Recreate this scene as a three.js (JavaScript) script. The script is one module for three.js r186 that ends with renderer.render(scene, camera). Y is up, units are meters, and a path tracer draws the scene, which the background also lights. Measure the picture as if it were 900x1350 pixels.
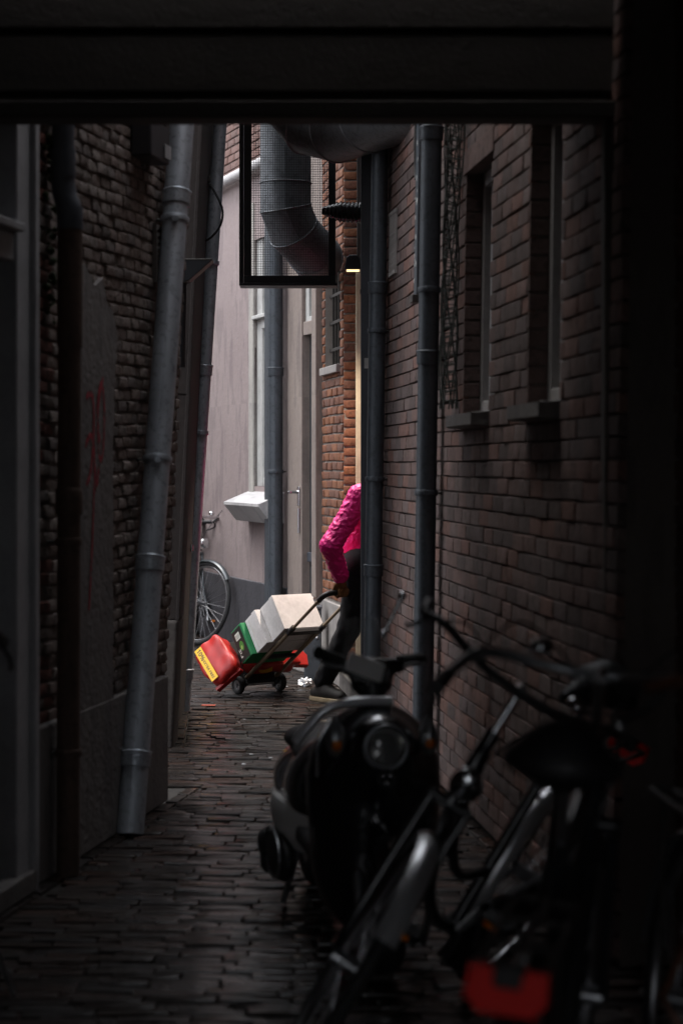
import * as THREE from 'three';
import { mergeGeometries } from 'three/addons/utils/BufferGeometryUtils.js';
import { RoundedBoxGeometry } from 'three/addons/geometries/RoundedBoxGeometry.js';

// ---------------------------------------------------------------- camera, sky, sun, exposure
const scene = new THREE.Scene();
const FPX = 2600;                                            // focal length in photo pixels (a 70 mm lens, upright frame)
const camera = new THREE.PerspectiveCamera(2 * Math.atan(675 / FPX) * 180 / Math.PI, 900 / 1350, 0.05, 400);
camera.position.set(0, 1.5, 0);
camera.lookAt(0, 1.5, -10);
camera.setViewOffset(900, 1350, 0, 62, 900, 1350);           // lens shift: the eye level lies above the middle
camera.focus = 12.6;
camera.userData.fStop = 2.5;
camera.updateProjectionMatrix();
camera.updateMatrixWorld(true);

const renderer = new THREE.WebGLRenderer({ antialias: true });
renderer.setSize(682, 1024);
renderer.toneMapping = THREE.LinearToneMapping;
renderer.toneMappingExposure = 3.8;
renderer.shadowMap.enabled = true;

{ // overcast sky: brighter overhead, a little cool, soft uneven cloud
  const w = 128, h = 64, a = new Float32Array(w * h * 4);
  for (let y = 0; y < h; y++) for (let x = 0; x < w; x++) {
    const el = ((y + 0.5) / h - 0.5) * Math.PI, az = x / w * Math.PI * 2;
    const up = Math.max(0, Math.sin(el));
    let v = 0.55 + 0.6 * up + 0.05 * Math.sin(az * 3 + 2 * Math.sin(el * 5)) * Math.cos(el * 7);
    if (el < 0) v = 0.25;
    const i = (y * w + x) * 4;
    a[i] = v * 0.97; a[i + 1] = v * 1.0; a[i + 2] = v * 1.07; a[i + 3] = 1;
  }
  const sky = new THREE.DataTexture(a, w, h, THREE.RGBAFormat, THREE.FloatType);
  sky.mapping = THREE.EquirectangularReflectionMapping; sky.magFilter = THREE.LinearFilter; sky.needsUpdate = true;
  scene.background = sky; scene.environment = sky;
}
const sun = new THREE.DirectionalLight(new THREE.Color(1, 0.96, 0.9), 0.55);
sun.position.set(-6.2, 13, -14.6); sun.target.position.set(-0.4, 0, -13.0);
sun.castShadow = true; sun.shadow.radius = 60;
sun.shadow.camera.left = -12; sun.shadow.camera.right = 12; sun.shadow.camera.top = 12; sun.shadow.camera.bottom = -12; sun.shadow.camera.far = 60;
scene.add(sun, sun.target);

// ---------------------------------------------------------------- helpers
function rng(seed) { let a = seed >>> 0; return () => { a = (a + 0x6D2B79F5) | 0; let t = Math.imul(a ^ (a >>> 15), 1 | a); t = (t + Math.imul(t ^ (t >>> 7), 61 | t)) ^ t; return ((t ^ (t >>> 14)) >>> 0) / 4294967296; }; }
const V = (x, y, z) => new THREE.Vector3(x, y, z);
const C = (r, g, b) => new THREE.Color().setRGB(r, g, b);
const clamp = (x, a = 0, b = 1) => Math.min(b, Math.max(a, x));
const mix = (a, b, t) => a + (b - a) * t;
const sstep = (a, b, x) => { const t = clamp((x - a) / (b - a)); return t * t * (3 - 2 * t); };
// a point d metres ahead of the doorway the picture is taken from
const W = (x, y, d) => V(x, y, -d);

function lattice(seed, p) { const r = rng(seed), a = new Float32Array(p * p); for (let i = 0; i < a.length; i++) a[i] = r(); return a; }
const lats = new Map();
function vnoise(u, v, p, seed) {
  const key = seed * 1000 + p; if (!lats.has(key)) lats.set(key, lattice(seed * 7919 + p, p));
  const L = lats.get(key), x = u * p, y = v * p, xi = Math.floor(x), yi = Math.floor(y);
  let fx = x - xi, fy = y - yi; fx = fx * fx * (3 - 2 * fx); fy = fy * fy * (3 - 2 * fy);
  const g = (i, j) => L[(((j % p) + p) % p) * p + (((i % p) + p) % p)];
  return mix(mix(g(xi, yi), g(xi + 1, yi), fx), mix(g(xi, yi + 1), g(xi + 1, yi + 1), fx), fy);
}
function fbm(u, v, p, oct, seed) { let s = 0, a = 0.5, n = 0; for (let i = 0; i < oct; i++) { s += a * vnoise(u, v, p << i, seed + i); n += a; a *= 0.55; } return s / n; }
function tex(n, fn, srgb = false, rep = 1) {
  const a = new Uint8Array(n * n * 4);
  for (let y = 0; y < n; y++) for (let x = 0; x < n; x++) {
    const c = fn((x + 0.5) / n, (y + 0.5) / n), i = (y * n + x) * 4;
    const q = Array.isArray(c) ? c : [c, c, c];
    for (let k = 0; k < 3; k++) a[i + k] = Math.round(clamp(q[k]) * 255);
    a[i + 3] = 255;
  }
  const t = new THREE.DataTexture(a, n, n, THREE.RGBAFormat);
  t.wrapS = t.wrapT = THREE.RepeatWrapping; t.magFilter = THREE.LinearFilter; t.minFilter = THREE.LinearFilter;
  if (srgb) t.colorSpace = THREE.SRGBColorSpace;
  t.repeat.set(rep, rep); t.needsUpdate = true;
  return t;
}
const rp = (t, a, b = a) => { const c = t.clone(); c.repeat.set(a, b); c.needsUpdate = true; return c; };

// textures hold grain, stains and wear only; their uv run in metres
const T = {
  brick: tex(512, (u, v) => { const f = fbm(u, v, 8, 5, 11), g = fbm(u, v, 64, 2, 12), s = fbm(u, v, 24, 3, 13); const k = 0.5 + 0.42 * f + 0.28 * (g - 0.5) - (s > 0.64 ? 0.22 : 0); return [k * 1.02, k * (0.97 + 0.06 * s), k * (0.94 + 0.1 * f)]; }, false, 1.4),
  brickBump: tex(512, (u, v) => 0.6 * fbm(u, v, 24, 4, 14) + 0.4 * fbm(u, v, 96, 2, 15), false, 1.4),
  plaster: tex(512, (u, v) => { const f = fbm(u, v, 4, 6, 21), g = fbm(u, v, 128, 2, 22), st = fbm(u * 1, v * 0.25, 32, 3, 23); const k = 0.72 + 0.22 * f + 0.14 * (g - 0.5) - 0.16 * sstep(0.52, 0.72, st); return [k, k * (0.97 + 0.03 * f), k * (0.97 + 0.05 * st)]; }, false, 0.5),
  plasterBump: tex(512, (u, v) => 0.5 * fbm(u, v, 64, 3, 24) + 0.5 * fbm(u, v, 16, 4, 25), false, 0.8),
  zinc: tex(512, (u, v) => { const f = fbm(u, v, 6, 5, 31), sp = fbm(u, v, 48, 3, 32), st = fbm(u, v * 0.12, 40, 3, 33); const k = 0.55 + 0.5 * f - 0.22 * sstep(0.55, 0.75, sp) + 0.14 * (st - 0.5); return [k, k * 1.01, k * 1.03]; }, false, 1.2),
  zincRough: tex(512, (u, v) => { const f = fbm(u, v, 8, 5, 34); return 0.55 + 0.5 * f; }, false, 1.2),
  paver: tex(512, (u, v) => { const f = fbm(u, v, 6, 5, 41), g = fbm(u, v, 96, 2, 42), s = fbm(u, v, 16, 4, 43); const k = 0.5 + 0.4 * f + 0.3 * (g - 0.5) - 0.18 * sstep(0.58, 0.66, s); return [k * 1.03, k, k * 0.98]; }, false, 0.9),
  wet: tex(512, (u, v) => { const f = fbm(u, v, 8, 5, 44), g = fbm(u, v, 64, 2, 46); return 0.34 + 0.62 * sstep(0.3, 0.72, f) + 0.25 * (g - 0.5); }, false, 0.35),
  paverBump: tex(512, (u, v) => 0.55 * fbm(u, v, 32, 4, 47) + 0.45 * fbm(u, v, 128, 2, 48), false, 1.1),
  wood: tex(512, (u, v) => { const f = fbm(u * 1, v, 4, 4, 51), g = fbm(u * 0.12, v, 64, 3, 52); const k = 0.55 + 0.3 * g + 0.2 * f; return [k, k * 0.98, k * 0.95]; }, false, 1),
  cloth: tex(256, (u, v) => 0.5 + 0.5 * fbm(u, v, 64, 3, 61), false, 4),
  wrinkle: tex(512, (u, v) => { const a = fbm(u, v, 6, 4, 81), b = fbm(u, v, 12, 3, 82); return 1 - Math.abs(2 * a - 1) * 2.2 * 0.7 - Math.abs(2 * b - 1) * 0.7; }, false, 3),
  grime: tex(512, (u, v) => { const f = fbm(u, v, 8, 5, 71), g = fbm(u, v, 40, 3, 72); return 0.62 + 0.3 * f + 0.16 * (g - 0.5); }, false, 1.5),
};
const M = {};
function std(name, color, o = {}) {
  const m = new THREE[o.transmission !== undefined || o.clearcoat !== undefined || o.sheen !== undefined ? 'MeshPhysicalMaterial' : 'MeshStandardMaterial']({ color, roughness: 0.8, metalness: 0, ...o });
  m.name = name; M[name] = m; return m;
}
std('mortarRight', C(0.14, 0.118, 0.104), { map: T.plaster, roughness: 0.95 });
std('mortarLeft', C(0.15, 0.125, 0.105), { map: T.plaster, roughness: 0.95, bumpMap: T.plasterBump, bumpScale: 0.006 });
std('mortarPale', C(0.24, 0.215, 0.19), { map: T.plaster, roughness: 0.95 });
std('plasterPink', C(0.35, 0.285, 0.275), { map: T.plaster, bumpMap: T.plasterBump, bumpScale: 0.003, roughness: 0.85 });
std('plasterBeige', C(0.29, 0.24, 0.21), { map: T.plaster, bumpMap: T.plasterBump, bumpScale: 0.003, roughness: 0.85 });
std('plasterBand', C(0.47, 0.45, 0.41), { map: T.plaster, bumpMap: T.plasterBump, bumpScale: 0.003, roughness: 0.8 });
std('plinthDark', C(0.075, 0.075, 0.085), { map: T.plaster, bumpMap: T.plasterBump, bumpScale: 0.004, roughness: 0.6 });
std('plasterGrey', C(0.17, 0.155, 0.145), { map: T.plaster, bumpMap: T.plasterBump, bumpScale: 0.006, roughness: 0.9 });
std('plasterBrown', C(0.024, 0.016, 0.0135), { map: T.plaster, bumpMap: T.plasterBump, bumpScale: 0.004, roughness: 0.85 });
std('baseRender', C(0.07, 0.06, 0.053), { map: T.plaster, bumpMap: T.plasterBump, bumpScale: 0.006, roughness: 0.9 });
std('roomPlaster', C(0.4, 0.37, 0.33), { map: T.plaster, roughness: 0.9 });
std('upperWall', C(0.17, 0.12, 0.1), { map: T.brick, roughness: 0.9 });
std('stone', C(0.33, 0.31, 0.29), { map: T.plaster, bumpMap: T.plasterBump, bumpScale: 0.004, roughness: 0.75 });
std('stoneDark', C(0.16, 0.15, 0.14), { map: T.plaster, bumpMap: T.plasterBump, bumpScale: 0.005, roughness: 0.8 });
std('sillWhite', C(0.58, 0.57, 0.56), { map: T.plaster, roughness: 0.55 });
std('whitePaint', C(0.6, 0.6, 0.58), { map: T.grime, roughness: 0.45 });
std('greyPaint', C(0.44, 0.44, 0.45), { map: T.grime, roughness: 0.5 });
std('framePaint', C(0.42, 0.4, 0.39), { map: T.grime, roughness: 0.6 });
std('creamPaint', C(0.68, 0.58, 0.42), { map: T.grime, roughness: 0.5 });
std('darkPaint', C(0.03, 0.03, 0.035), { map: T.grime, roughness: 0.5 });
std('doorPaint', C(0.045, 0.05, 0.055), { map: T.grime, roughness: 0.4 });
std('silverTrim', C(0.82, 0.83, 0.85), { roughness: 0.32, metalness: 0.7 });
std('blackSteel', C(0.018, 0.02, 0.023), { roughness: 0.42, metalness: 0.3, map: T.grime });
std('wire', C(0.05, 0.055, 0.06), { roughness: 0.5, metalness: 0.6 });
std('zinc', C(0.5, 0.54, 0.58), { map: T.zinc, roughnessMap: T.zincRough, roughness: 0.52, metalness: 0.5 });
std('zincDark', C(0.16, 0.175, 0.19), { map: T.zinc, roughnessMap: T.zincRough, roughness: 0.75, metalness: 0.4 });
std('greyPvc', C(0.085, 0.095, 0.115), { map: T.grime, roughness: 0.5 });
std('slatePaint', C(0.07, 0.082, 0.095), { map: T.zinc, roughness: 0.5, metalness: 0.2 });
std('rustIron', C(0.1, 0.062, 0.045), { map: T.zinc, roughness: 0.75, metalness: 0.2 });
std('darkIron', C(0.06, 0.055, 0.05), { map: T.zinc, roughnessMap: T.zincRough, roughness: 0.6, metalness: 0.5 });
std('duct', C(0.21, 0.222, 0.235), { map: T.zinc, roughnessMap: T.zincRough, roughness: 0.8, metalness: 0.5 });
std('ductDark', C(0.26, 0.265, 0.275), { map: T.zinc, roughnessMap: T.zincRough, roughness: 0.6, metalness: 0.6 });
std('lintelWood', C(0.07, 0.058, 0.05), { map: T.wood, roughness: 0.7, bumpMap: T.brickBump, bumpScale: 0.002 });
std('jambWood', C(0.07, 0.058, 0.05), { map: T.wood, roughness: 0.7 });
std('passageWall', C(0.19, 0.115, 0.09), { map: T.brick, roughness: 0.9 });
std('passageCeil', C(0.15, 0.12, 0.1), { map: T.wood, roughness: 0.9 });
std('glass', C(0.04, 0.045, 0.05), { roughness: 0.06, metalness: 0.0 });
std('clearGlass', C(0.95, 0.97, 0.97), { roughness: 0.02, transmission: 1, thickness: 0, ior: 1.5 });
std('flutedGlass', C(0.9, 0.9, 0.88), { roughness: 0.14, transmission: 0.85, thickness: 0, ior: 1.5 });
std('smokeScreen', C(0.86, 0.88, 0.88), { roughness: 0.2, transmission: 0.88, thickness: 0, ior: 1.5 });
std('joint', C(0.03, 0.026, 0.022), { map: T.paver, roughness: 0.7 });
std('ground', C(0.05, 0.047, 0.045), { map: T.paver, roughness: 0.8 });
std('chrome', C(0.72, 0.73, 0.75), { roughness: 0.18, metalness: 1 });
std('alloy', C(0.5, 0.51, 0.53), { roughness: 0.3, metalness: 1 });
std('dullSilver', C(0.3, 0.31, 0.32), { roughness: 0.36, metalness: 0.8 });
std('rubber', C(0.016, 0.016, 0.017), { roughness: 0.75 });
std('blackPlastic', C(0.018, 0.018, 0.019), { roughness: 0.5 });
std('blackGloss', C(0.008, 0.009, 0.011), { roughness: 0.25, clearcoat: 1, clearcoatRoughness: 0.06 });
std('scooterGrey', C(0.72, 0.71, 0.69), { roughness: 0.35, clearcoat: 0.6, clearcoatRoughness: 0.2 });
std('seatVinyl', C(0.014, 0.014, 0.015), { roughness: 0.55 });
std('reflectorDish', C(0.75, 0.72, 0.66), { roughness: 0.2, metalness: 1 });
std('amber', C(0.75, 0.2, 0.02), { roughness: 0.25 });
std('redLens', C(0.8, 0.03, 0.025), { roughness: 0.25 });
std('bikeBlack', C(0.015, 0.016, 0.018), { roughness: 0.3, clearcoat: 0.7, clearcoatRoughness: 0.15 });
std('bikeGreen', C(0.03, 0.04, 0.045), { roughness: 0.3, clearcoat: 0.7, clearcoatRoughness: 0.15 });
std('bikeRust', C(0.22, 0.085, 0.045), { roughness: 0.55, metalness: 0.3, map: T.grime });
std('basketWicker', C(0.16, 0.095, 0.05), { roughness: 0.8, map: T.wood });
std('skin', C(0.3, 0.16, 0.1), { roughness: 0.55 });
std('glove', C(0.28, 0.12, 0.04), { roughness: 0.8, map: T.cloth });
std('hair', C(0.02, 0.016, 0.014), { roughness: 0.6 });
std('pinkShirt', C(0.95, 0.014, 0.28), { roughness: 0.55, bumpMap: T.wrinkle, bumpScale: 0.0045, sheen: 0.3, sheenColor: C(1, 0.25, 0.5), sheenRoughness: 0.5 });
std('trousers', C(0.006, 0.006, 0.009), { roughness: 0.95, map: T.cloth });
std('shoeUpper', C(0.02, 0.018, 0.016), { roughness: 0.7 });
std('shoeSole', C(0.45, 0.35, 0.22), { roughness: 0.7 });
std('laces', C(0.3, 0.24, 0.17), { roughness: 0.8 });
std('cardWhite', C(0.8, 0.77, 0.76), { roughness: 0.75, map: T.grime });
std('cardSeam', C(0.55, 0.5, 0.47), { roughness: 0.8 });
std('greenCard', C(0.015, 0.26, 0.085), { roughness: 0.6, map: T.grime });
std('blackCard', C(0.02, 0.026, 0.02), { roughness: 0.6 });
std('sackRed', C(0.5, 0.014, 0.01), { roughness: 0.42, map: T.grime });
std('trolleyGrip', C(0.015, 0.014, 0.014), { roughness: 0.5 });
std('trolleyTube', C(0.3, 0.24, 0.17), { roughness: 0.45, metalness: 0.5 });
std('plasticBag', C(0.75, 0.77, 0.8), { roughness: 0.3 });
std('litterRed', C(0.42, 0.06, 0.035), { roughness: 0.4 });
std('net', C(0.035, 0.04, 0.035), { roughness: 0.9 });
std('moss', C(0.035, 0.05, 0.018), { roughness: 0.95 });

const counts = new Map();
function numbered(n) { const k = counts.get(n) || 0; counts.set(n, k + 1); return k ? n + '_' + String(k).padStart(3, '0') : n; }
function shade(o) { o.castShadow = true; o.receiveShadow = true; return o; }
function tag(o, label, category, group, kind) { if (label) o.userData.label = label; if (category) o.userData.category = category; if (group) o.userData.group = group; if (kind) o.userData.kind = kind; return o; }
function thing(name, label, category, pos = V(0, 0, 0), group) {
  const g = new THREE.Group(); g.name = numbered(name); g.position.copy(pos); scene.add(g); tag(g, label, category, group); return g;
}
function structure(name, label, pos = V(0, 0, 0)) { const g = thing(name, label, null, pos); g.userData.kind = 'structure'; return g; }
function part(parent, name, geo, mat, label) {
  const list = Array.isArray(geo) ? geo : [geo];
  const m = shade(new THREE.Mesh(list.length > 1 ? joinGeo(list) : list[0], mat));
  m.name = name; parent.add(m); if (label) m.userData.label = label; return m;
}
function joinGeo(list) {
  const l = list.map((g) => { g = g.index ? g.toNonIndexed() : g; const h = new THREE.BufferGeometry(); h.setAttribute('position', g.attributes.position); if (!g.attributes.normal) g.computeVertexNormals(); h.setAttribute('normal', g.attributes.normal); h.setAttribute('uv', g.attributes.uv || new THREE.BufferAttribute(new Float32Array(g.attributes.position.count * 2), 2)); return h; });
  return mergeGeometries(l);
}
// box uv in metres by face direction
function uvMetres(g, off = [0, 0]) {
  g = g.index ? g.toNonIndexed() : g; const p = g.attributes.position; g.computeVertexNormals();
  const fn = g.attributes.normal, uv = new Float32Array(p.count * 2);
  for (let i = 0; i < p.count; i++) {
    const ax = Math.abs(fn.getX(i)), ay = Math.abs(fn.getY(i)), az = Math.abs(fn.getZ(i));
    let a, b; if (az >= ax && az >= ay) { a = p.getX(i); b = p.getY(i); } else if (ax >= ay) { a = p.getZ(i); b = p.getY(i); } else { a = p.getX(i); b = p.getZ(i); }
    uv[2 * i] = a + off[0]; uv[2 * i + 1] = b + off[1];
  }
  g.setAttribute('uv', new THREE.BufferAttribute(uv, 2)); return g;
}
function box(x0, x1, y0, y1, z0, z1, r = 0) {
  const w = x1 - x0, h = y1 - y0, d = z1 - z0;
  const rr = Math.min(r, Math.min(w, h, d) * 0.45);
  let g = rr > 0 ? new RoundedBoxGeometry(w, h, d, 2, rr) : new THREE.BoxGeometry(w, h, d);
  const n = g.attributes.normal.clone();
  g.translate((x0 + x1) / 2, (y0 + y1) / 2, (z0 + z1) / 2);
  if (rr > 0) { const idx = g.index; const gg = uvMetres(g.clone()); if (!idx) gg.setAttribute('normal', n); return gg; }
  return uvMetres(g);
}
function tubeGeo(pts, r, seg = 24, rad = 10, closed = false, smooth = true) {
  const curve = smooth ? new THREE.CatmullRomCurve3(pts, closed, 'centripetal') : (() => { const c = new THREE.CurvePath(); for (let i = 0; i < pts.length - 1; i++) c.add(new THREE.LineCurve3(pts[i], pts[i + 1])); return c; })();
  const g = new THREE.TubeGeometry(curve, seg, r, rad, closed);
  const len = curve.getLength(), uv = g.attributes.uv;
  for (let i = 0; i < uv.count; i++) uv.setXY(i, uv.getY(i) * r * 6.283, uv.getX(i) * len);
  return g;
}
function rod(a, b, r0, r1 = r0, rad = 14, capped = true) {
  const d = b.clone().sub(a), L = d.length();
  const g = new THREE.CylinderGeometry(r1, r0, L, rad, 1, !capped);
  const uv = g.attributes.uv; for (let i = 0; i < uv.count; i++) uv.setXY(i, uv.getX(i) * r0 * 6.283, uv.getY(i) * L);
  g.applyQuaternion(new THREE.Quaternion().setFromUnitVectors(V(0, 1, 0), d.clone().normalize()));
  g.translate((a.x + b.x) / 2, (a.y + b.y) / 2, (a.z + b.z) / 2); return g;
}
function ball(c, r, sx = 1, sy = 1, sz = 1, n = 16) { const g = new THREE.SphereGeometry(r, n, Math.ceil(n * 0.7)); g.scale(sx, sy, sz); g.translate(c.x, c.y, c.z); return g; }
function lathe(pts, n = 28) { return new THREE.LatheGeometry(pts.map(([x, y]) => new THREE.Vector2(x, y)), n); }
function extrude(poly, depth, bevel = 0) {
  const s = new THREE.Shape(poly.map(([x, y]) => new THREE.Vector2(x, y)));
  return uvMetres(new THREE.ExtrudeGeometry(s, { depth, bevelEnabled: bevel > 0, bevelSize: bevel, bevelThickness: bevel, bevelSegments: 2, curveSegments: 6 }));
}
// signed-distance surface (naive surface nets)
function netsGeo(f, min, max, cell) {
  const n = [0, 1, 2].map((k) => Math.ceil((max.getComponent(k) - min.getComponent(k)) / cell) + 1), [nx, ny, nz] = n;
  const val = new Float32Array(nx * ny * nz), at = (i, j, k) => i + nx * (j + ny * k), p = V(0, 0, 0);
  for (let k = 0; k < nz; k++) for (let j = 0; j < ny; j++) for (let i = 0; i < nx; i++) { p.set(min.x + i * cell, min.y + j * cell, min.z + k * cell); val[at(i, j, k)] = f(p); }
  const vid = new Int32Array(nx * ny * nz).fill(-1), pos = [], idx = [];
  const cor = [[0, 0, 0], [1, 0, 0], [0, 1, 0], [1, 1, 0], [0, 0, 1], [1, 0, 1], [0, 1, 1], [1, 1, 1]], ed = [[0, 1], [2, 3], [4, 5], [6, 7], [0, 2], [1, 3], [4, 6], [5, 7], [0, 4], [1, 5], [2, 6], [3, 7]];
  for (let k = 0; k < nz - 1; k++) for (let j = 0; j < ny - 1; j++) for (let i = 0; i < nx - 1; i++) {
    const v = cor.map(([a, b, c]) => val[at(i + a, j + b, k + c)]); let neg = 0; for (const q of v) if (q < 0) neg++;
    if (neg === 0 || neg === 8) continue;
    let x = 0, y = 0, z = 0, m = 0;
    for (const [a, b] of ed) if ((v[a] < 0) !== (v[b] < 0)) { const t = v[a] / (v[a] - v[b]); x += mix(cor[a][0], cor[b][0], t); y += mix(cor[a][1], cor[b][1], t); z += mix(cor[a][2], cor[b][2], t); m++; }
    vid[at(i, j, k)] = pos.length / 3; pos.push(min.x + (i + x / m) * cell, min.y + (j + y / m) * cell, min.z + (k + z / m) * cell);
  }
  const quad = (a, b, c, d, flip) => { if (a < 0 || b < 0 || c < 0 || d < 0) return; if (flip) idx.push(a, c, b, a, d, c); else idx.push(a, b, c, a, c, d); };
  for (let k = 1; k < nz - 1; k++) for (let j = 1; j < ny - 1; j++) for (let i = 1; i < nx - 1; i++) {
    const s = val[at(i, j, k)] < 0;
    if (s !== (val[at(i + 1, j, k)] < 0)) quad(vid[at(i, j - 1, k - 1)], vid[at(i, j, k - 1)], vid[at(i, j, k)], vid[at(i, j - 1, k)], !s);
    if (s !== (val[at(i, j + 1, k)] < 0)) quad(vid[at(i - 1, j, k - 1)], vid[at(i - 1, j, k)], vid[at(i, j, k)], vid[at(i, j, k - 1)], !s);
    if (s !== (val[at(i, j, k + 1)] < 0)) quad(vid[at(i - 1, j - 1, k)], vid[at(i, j - 1, k)], vid[at(i, j, k)], vid[at(i - 1, j, k)], !s);
  }
  const g = new THREE.BufferGeometry(); g.setAttribute('position', new THREE.Float32BufferAttribute(pos, 3)); g.setIndex(idx); g.computeVertexNormals();
  const uv = new Float32Array(pos.length / 3 * 2); for (let i = 0; i < uv.length / 2; i++) { uv[2 * i] = pos[3 * i] + pos[3 * i + 2]; uv[2 * i + 1] = pos[3 * i + 1]; }
  g.setAttribute('uv', new THREE.BufferAttribute(uv, 2)); return g;
}
const smin = (a, b, k) => { const h = clamp(0.5 + 0.5 * (b - a) / k); return mix(b, a, h) - k * h * (1 - h); };
function capsule(p, a, b, ra, rb) { const bx = b.x - a.x, by = b.y - a.y, bz = b.z - a.z, t = clamp(((p.x - a.x) * bx + (p.y - a.y) * by + (p.z - a.z) * bz) / (bx * bx + by * by + bz * bz)); return Math.hypot(p.x - a.x - bx * t, p.y - a.y - by * t, p.z - a.z - bz * t) - mix(ra, rb, t); }
function ellip(p, c, r) { const x = (p.x - c.x) / r.x, y = (p.y - c.y) / r.y, z = (p.z - c.z) / r.z, l = Math.hypot(x, y, z), q = Math.hypot(x / r.x, y / r.y, z / r.z); return q > 1e-9 ? l * (l - 1) / q : -Math.min(r.x, r.y, r.z); }

// ---------------------------------------------------------------- bricks
// one worn brick: a dented front with rounded edges and a skirt back into the joint
function brickGeo(L, h, dep, bev, rough, r) {
  const xs = [-L / 2, -L / 2 + bev * (0.8 + r()), (r() - 0.5) * L * 0.4, L / 2 - bev * (0.8 + r()), L / 2], ys = [-h / 2, -h / 2 + bev * (0.8 + r() * 0.6), h / 2 - bev * (0.8 + r() * 0.6), h / 2];
  const pos = [], uv = [], idx = [], ou = r() * 5, ov = r() * 5, tx = (r() - 0.5) * rough * 2, ty = (r() - 0.5) * rough;
  for (let j = 0; j < 4; j++) for (let i = 0; i < 5; i++) {
    const edge = i === 0 || i === 4 || j === 0 || j === 3, corner = (i === 0 || i === 4) && (j === 0 || j === 3);
    const x = xs[i] + (edge ? (i === 0 || i === 4 ? (r() - 0.5) * bev * 0.7 : 0) : (r() - 0.5) * rough), y = ys[j] + (edge && (j === 0 || j === 3) ? (r() - 0.5) * bev * 0.6 : 0);
    const z = (edge ? -bev * (0.7 + r() * 0.6) - (corner ? bev * r() : 0) : (r() - 0.5) * rough) + tx * (xs[i] / L) + ty * (ys[j] / h);
    pos.push(x, y, z); uv.push(x + ou, y + ov);
  }
  for (let j = 0; j < 3; j++) for (let i = 0; i < 4; i++) { const a = j * 5 + i; idx.push(a, a + 1, a + 6, a, a + 6, a + 5); }
  const ring = [0, 1, 2, 3, 4, 9, 14, 19, 18, 17, 16, 15, 10, 5];
  const base = pos.length / 3;
  for (const q of ring) { pos.push(pos[q * 3], pos[q * 3 + 1], -dep); uv.push(pos[q * 3] + ou, pos[q * 3 + 1] + ov + dep); }
  for (let k = 0; k < ring.length; k++) { const a = ring[k], b = ring[(k + 1) % ring.length], c = base + k, d = base + (k + 1) % ring.length; idx.push(a, c, b, b, c, d); }
  const g = new THREE.BufferGeometry(); g.setAttribute('position', new THREE.Float32BufferAttribute(pos, 3)); g.setAttribute('uv', new THREE.Float32BufferAttribute(uv, 2)); g.setIndex(idx); g.computeVertexNormals(); return g;
}
function brickSet(name, L, h, dep, bev, rough, seed, tones, matOpt, nVar = 8) {
  const r = rng(seed), geos = []; for (let i = 0; i < nVar; i++) geos.push(brickGeo(L, h, dep, bev, rough, r));
  const mats = tones.map((c, i) => std(name + i, c, matOpt));
  const merged = std(name + 'All', C(1, 1, 1), { ...matOpt, vertexColors: true });
  return { L, h, geos, mats, tones, merged, r: rng(seed + 1), dep };
}
const tmpM = new THREE.Matrix4(), tmpQ = new THREE.Quaternion(), tmpE = new THREE.Euler();
// lay bricks {u, v, len, hgt?, z?, rot?} on the plane of parent (local x, y; z outwards): the 300 that show largest are meshes, the others one part
function lay(parent, set, list, name, wobble = 0, seen = () => true) {
  parent.updateMatrixWorld(true);
  const nrm = V(0, 0, 1).transformDirection(parent.matrixWorld);
  for (const b of list) {
    const p = parent.localToWorld(V(b.u, b.v, 0)), d = -p.z;
    const sx = 450 + p.x / d * FPX, sy = 613 - (p.y - 1.5) / d * FPX;
    const to = camera.position.clone().sub(p).normalize();
    const inside = d > 1 && sx > -5 && sx < 905 && sy > 155 && sy < 1355;
    b.area = inside && seen(sx, sy, d, b) ? b.len * FPX * FPX / d / d * Math.abs(to.dot(nrm)) : 0;
    b.geo = Math.floor(set.r() * set.geos.length); b.tone = b.tone ?? Math.floor(set.r() * set.mats.length);
    tmpE.set((set.r() - 0.5) * wobble, (set.r() - 0.5) * wobble, (set.r() - 0.5) * wobble * 0.4 + (b.rot || 0)); tmpQ.setFromEuler(tmpE);
    b.pos = V(b.u, b.v, (b.z || 0)); b.quat = tmpQ.clone(); b.scl = V(b.len / set.L, (b.hgt || set.h) / set.h, 1);
  }
  const order = list.filter((b) => b.area > 0).sort((a, b) => b.area - a.area), own = new Set(order.slice(0, 300));
  const rest = [];
  for (const b of list) {
    if (own.has(b)) {
      const m = shade(new THREE.Mesh(set.geos[b.geo], set.mats[b.tone])); m.name = name; m.position.copy(b.pos); m.quaternion.copy(b.quat); m.scale.copy(b.scl); parent.add(m);
    } else {
      const g = set.geos[b.geo].clone(); tmpM.compose(b.pos, b.quat, b.scl); g.applyMatrix4(tmpM);
      const c = set.tones[b.tone], n = g.attributes.position.count, a = new Float32Array(n * 3); for (let i = 0; i < n; i++) { a[3 * i] = c.r; a[3 * i + 1] = c.g; a[3 * i + 2] = c.b; }
      g.setAttribute('color', new THREE.BufferAttribute(a, 3)); rest.push(g);
    }
  }
  if (rest.length) { const m = shade(new THREE.Mesh(mergeGeometries(rest), set.merged)); m.name = 'small_bricks'; m.userData.kind = 'stuff'; parent.add(m); }
}
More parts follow.
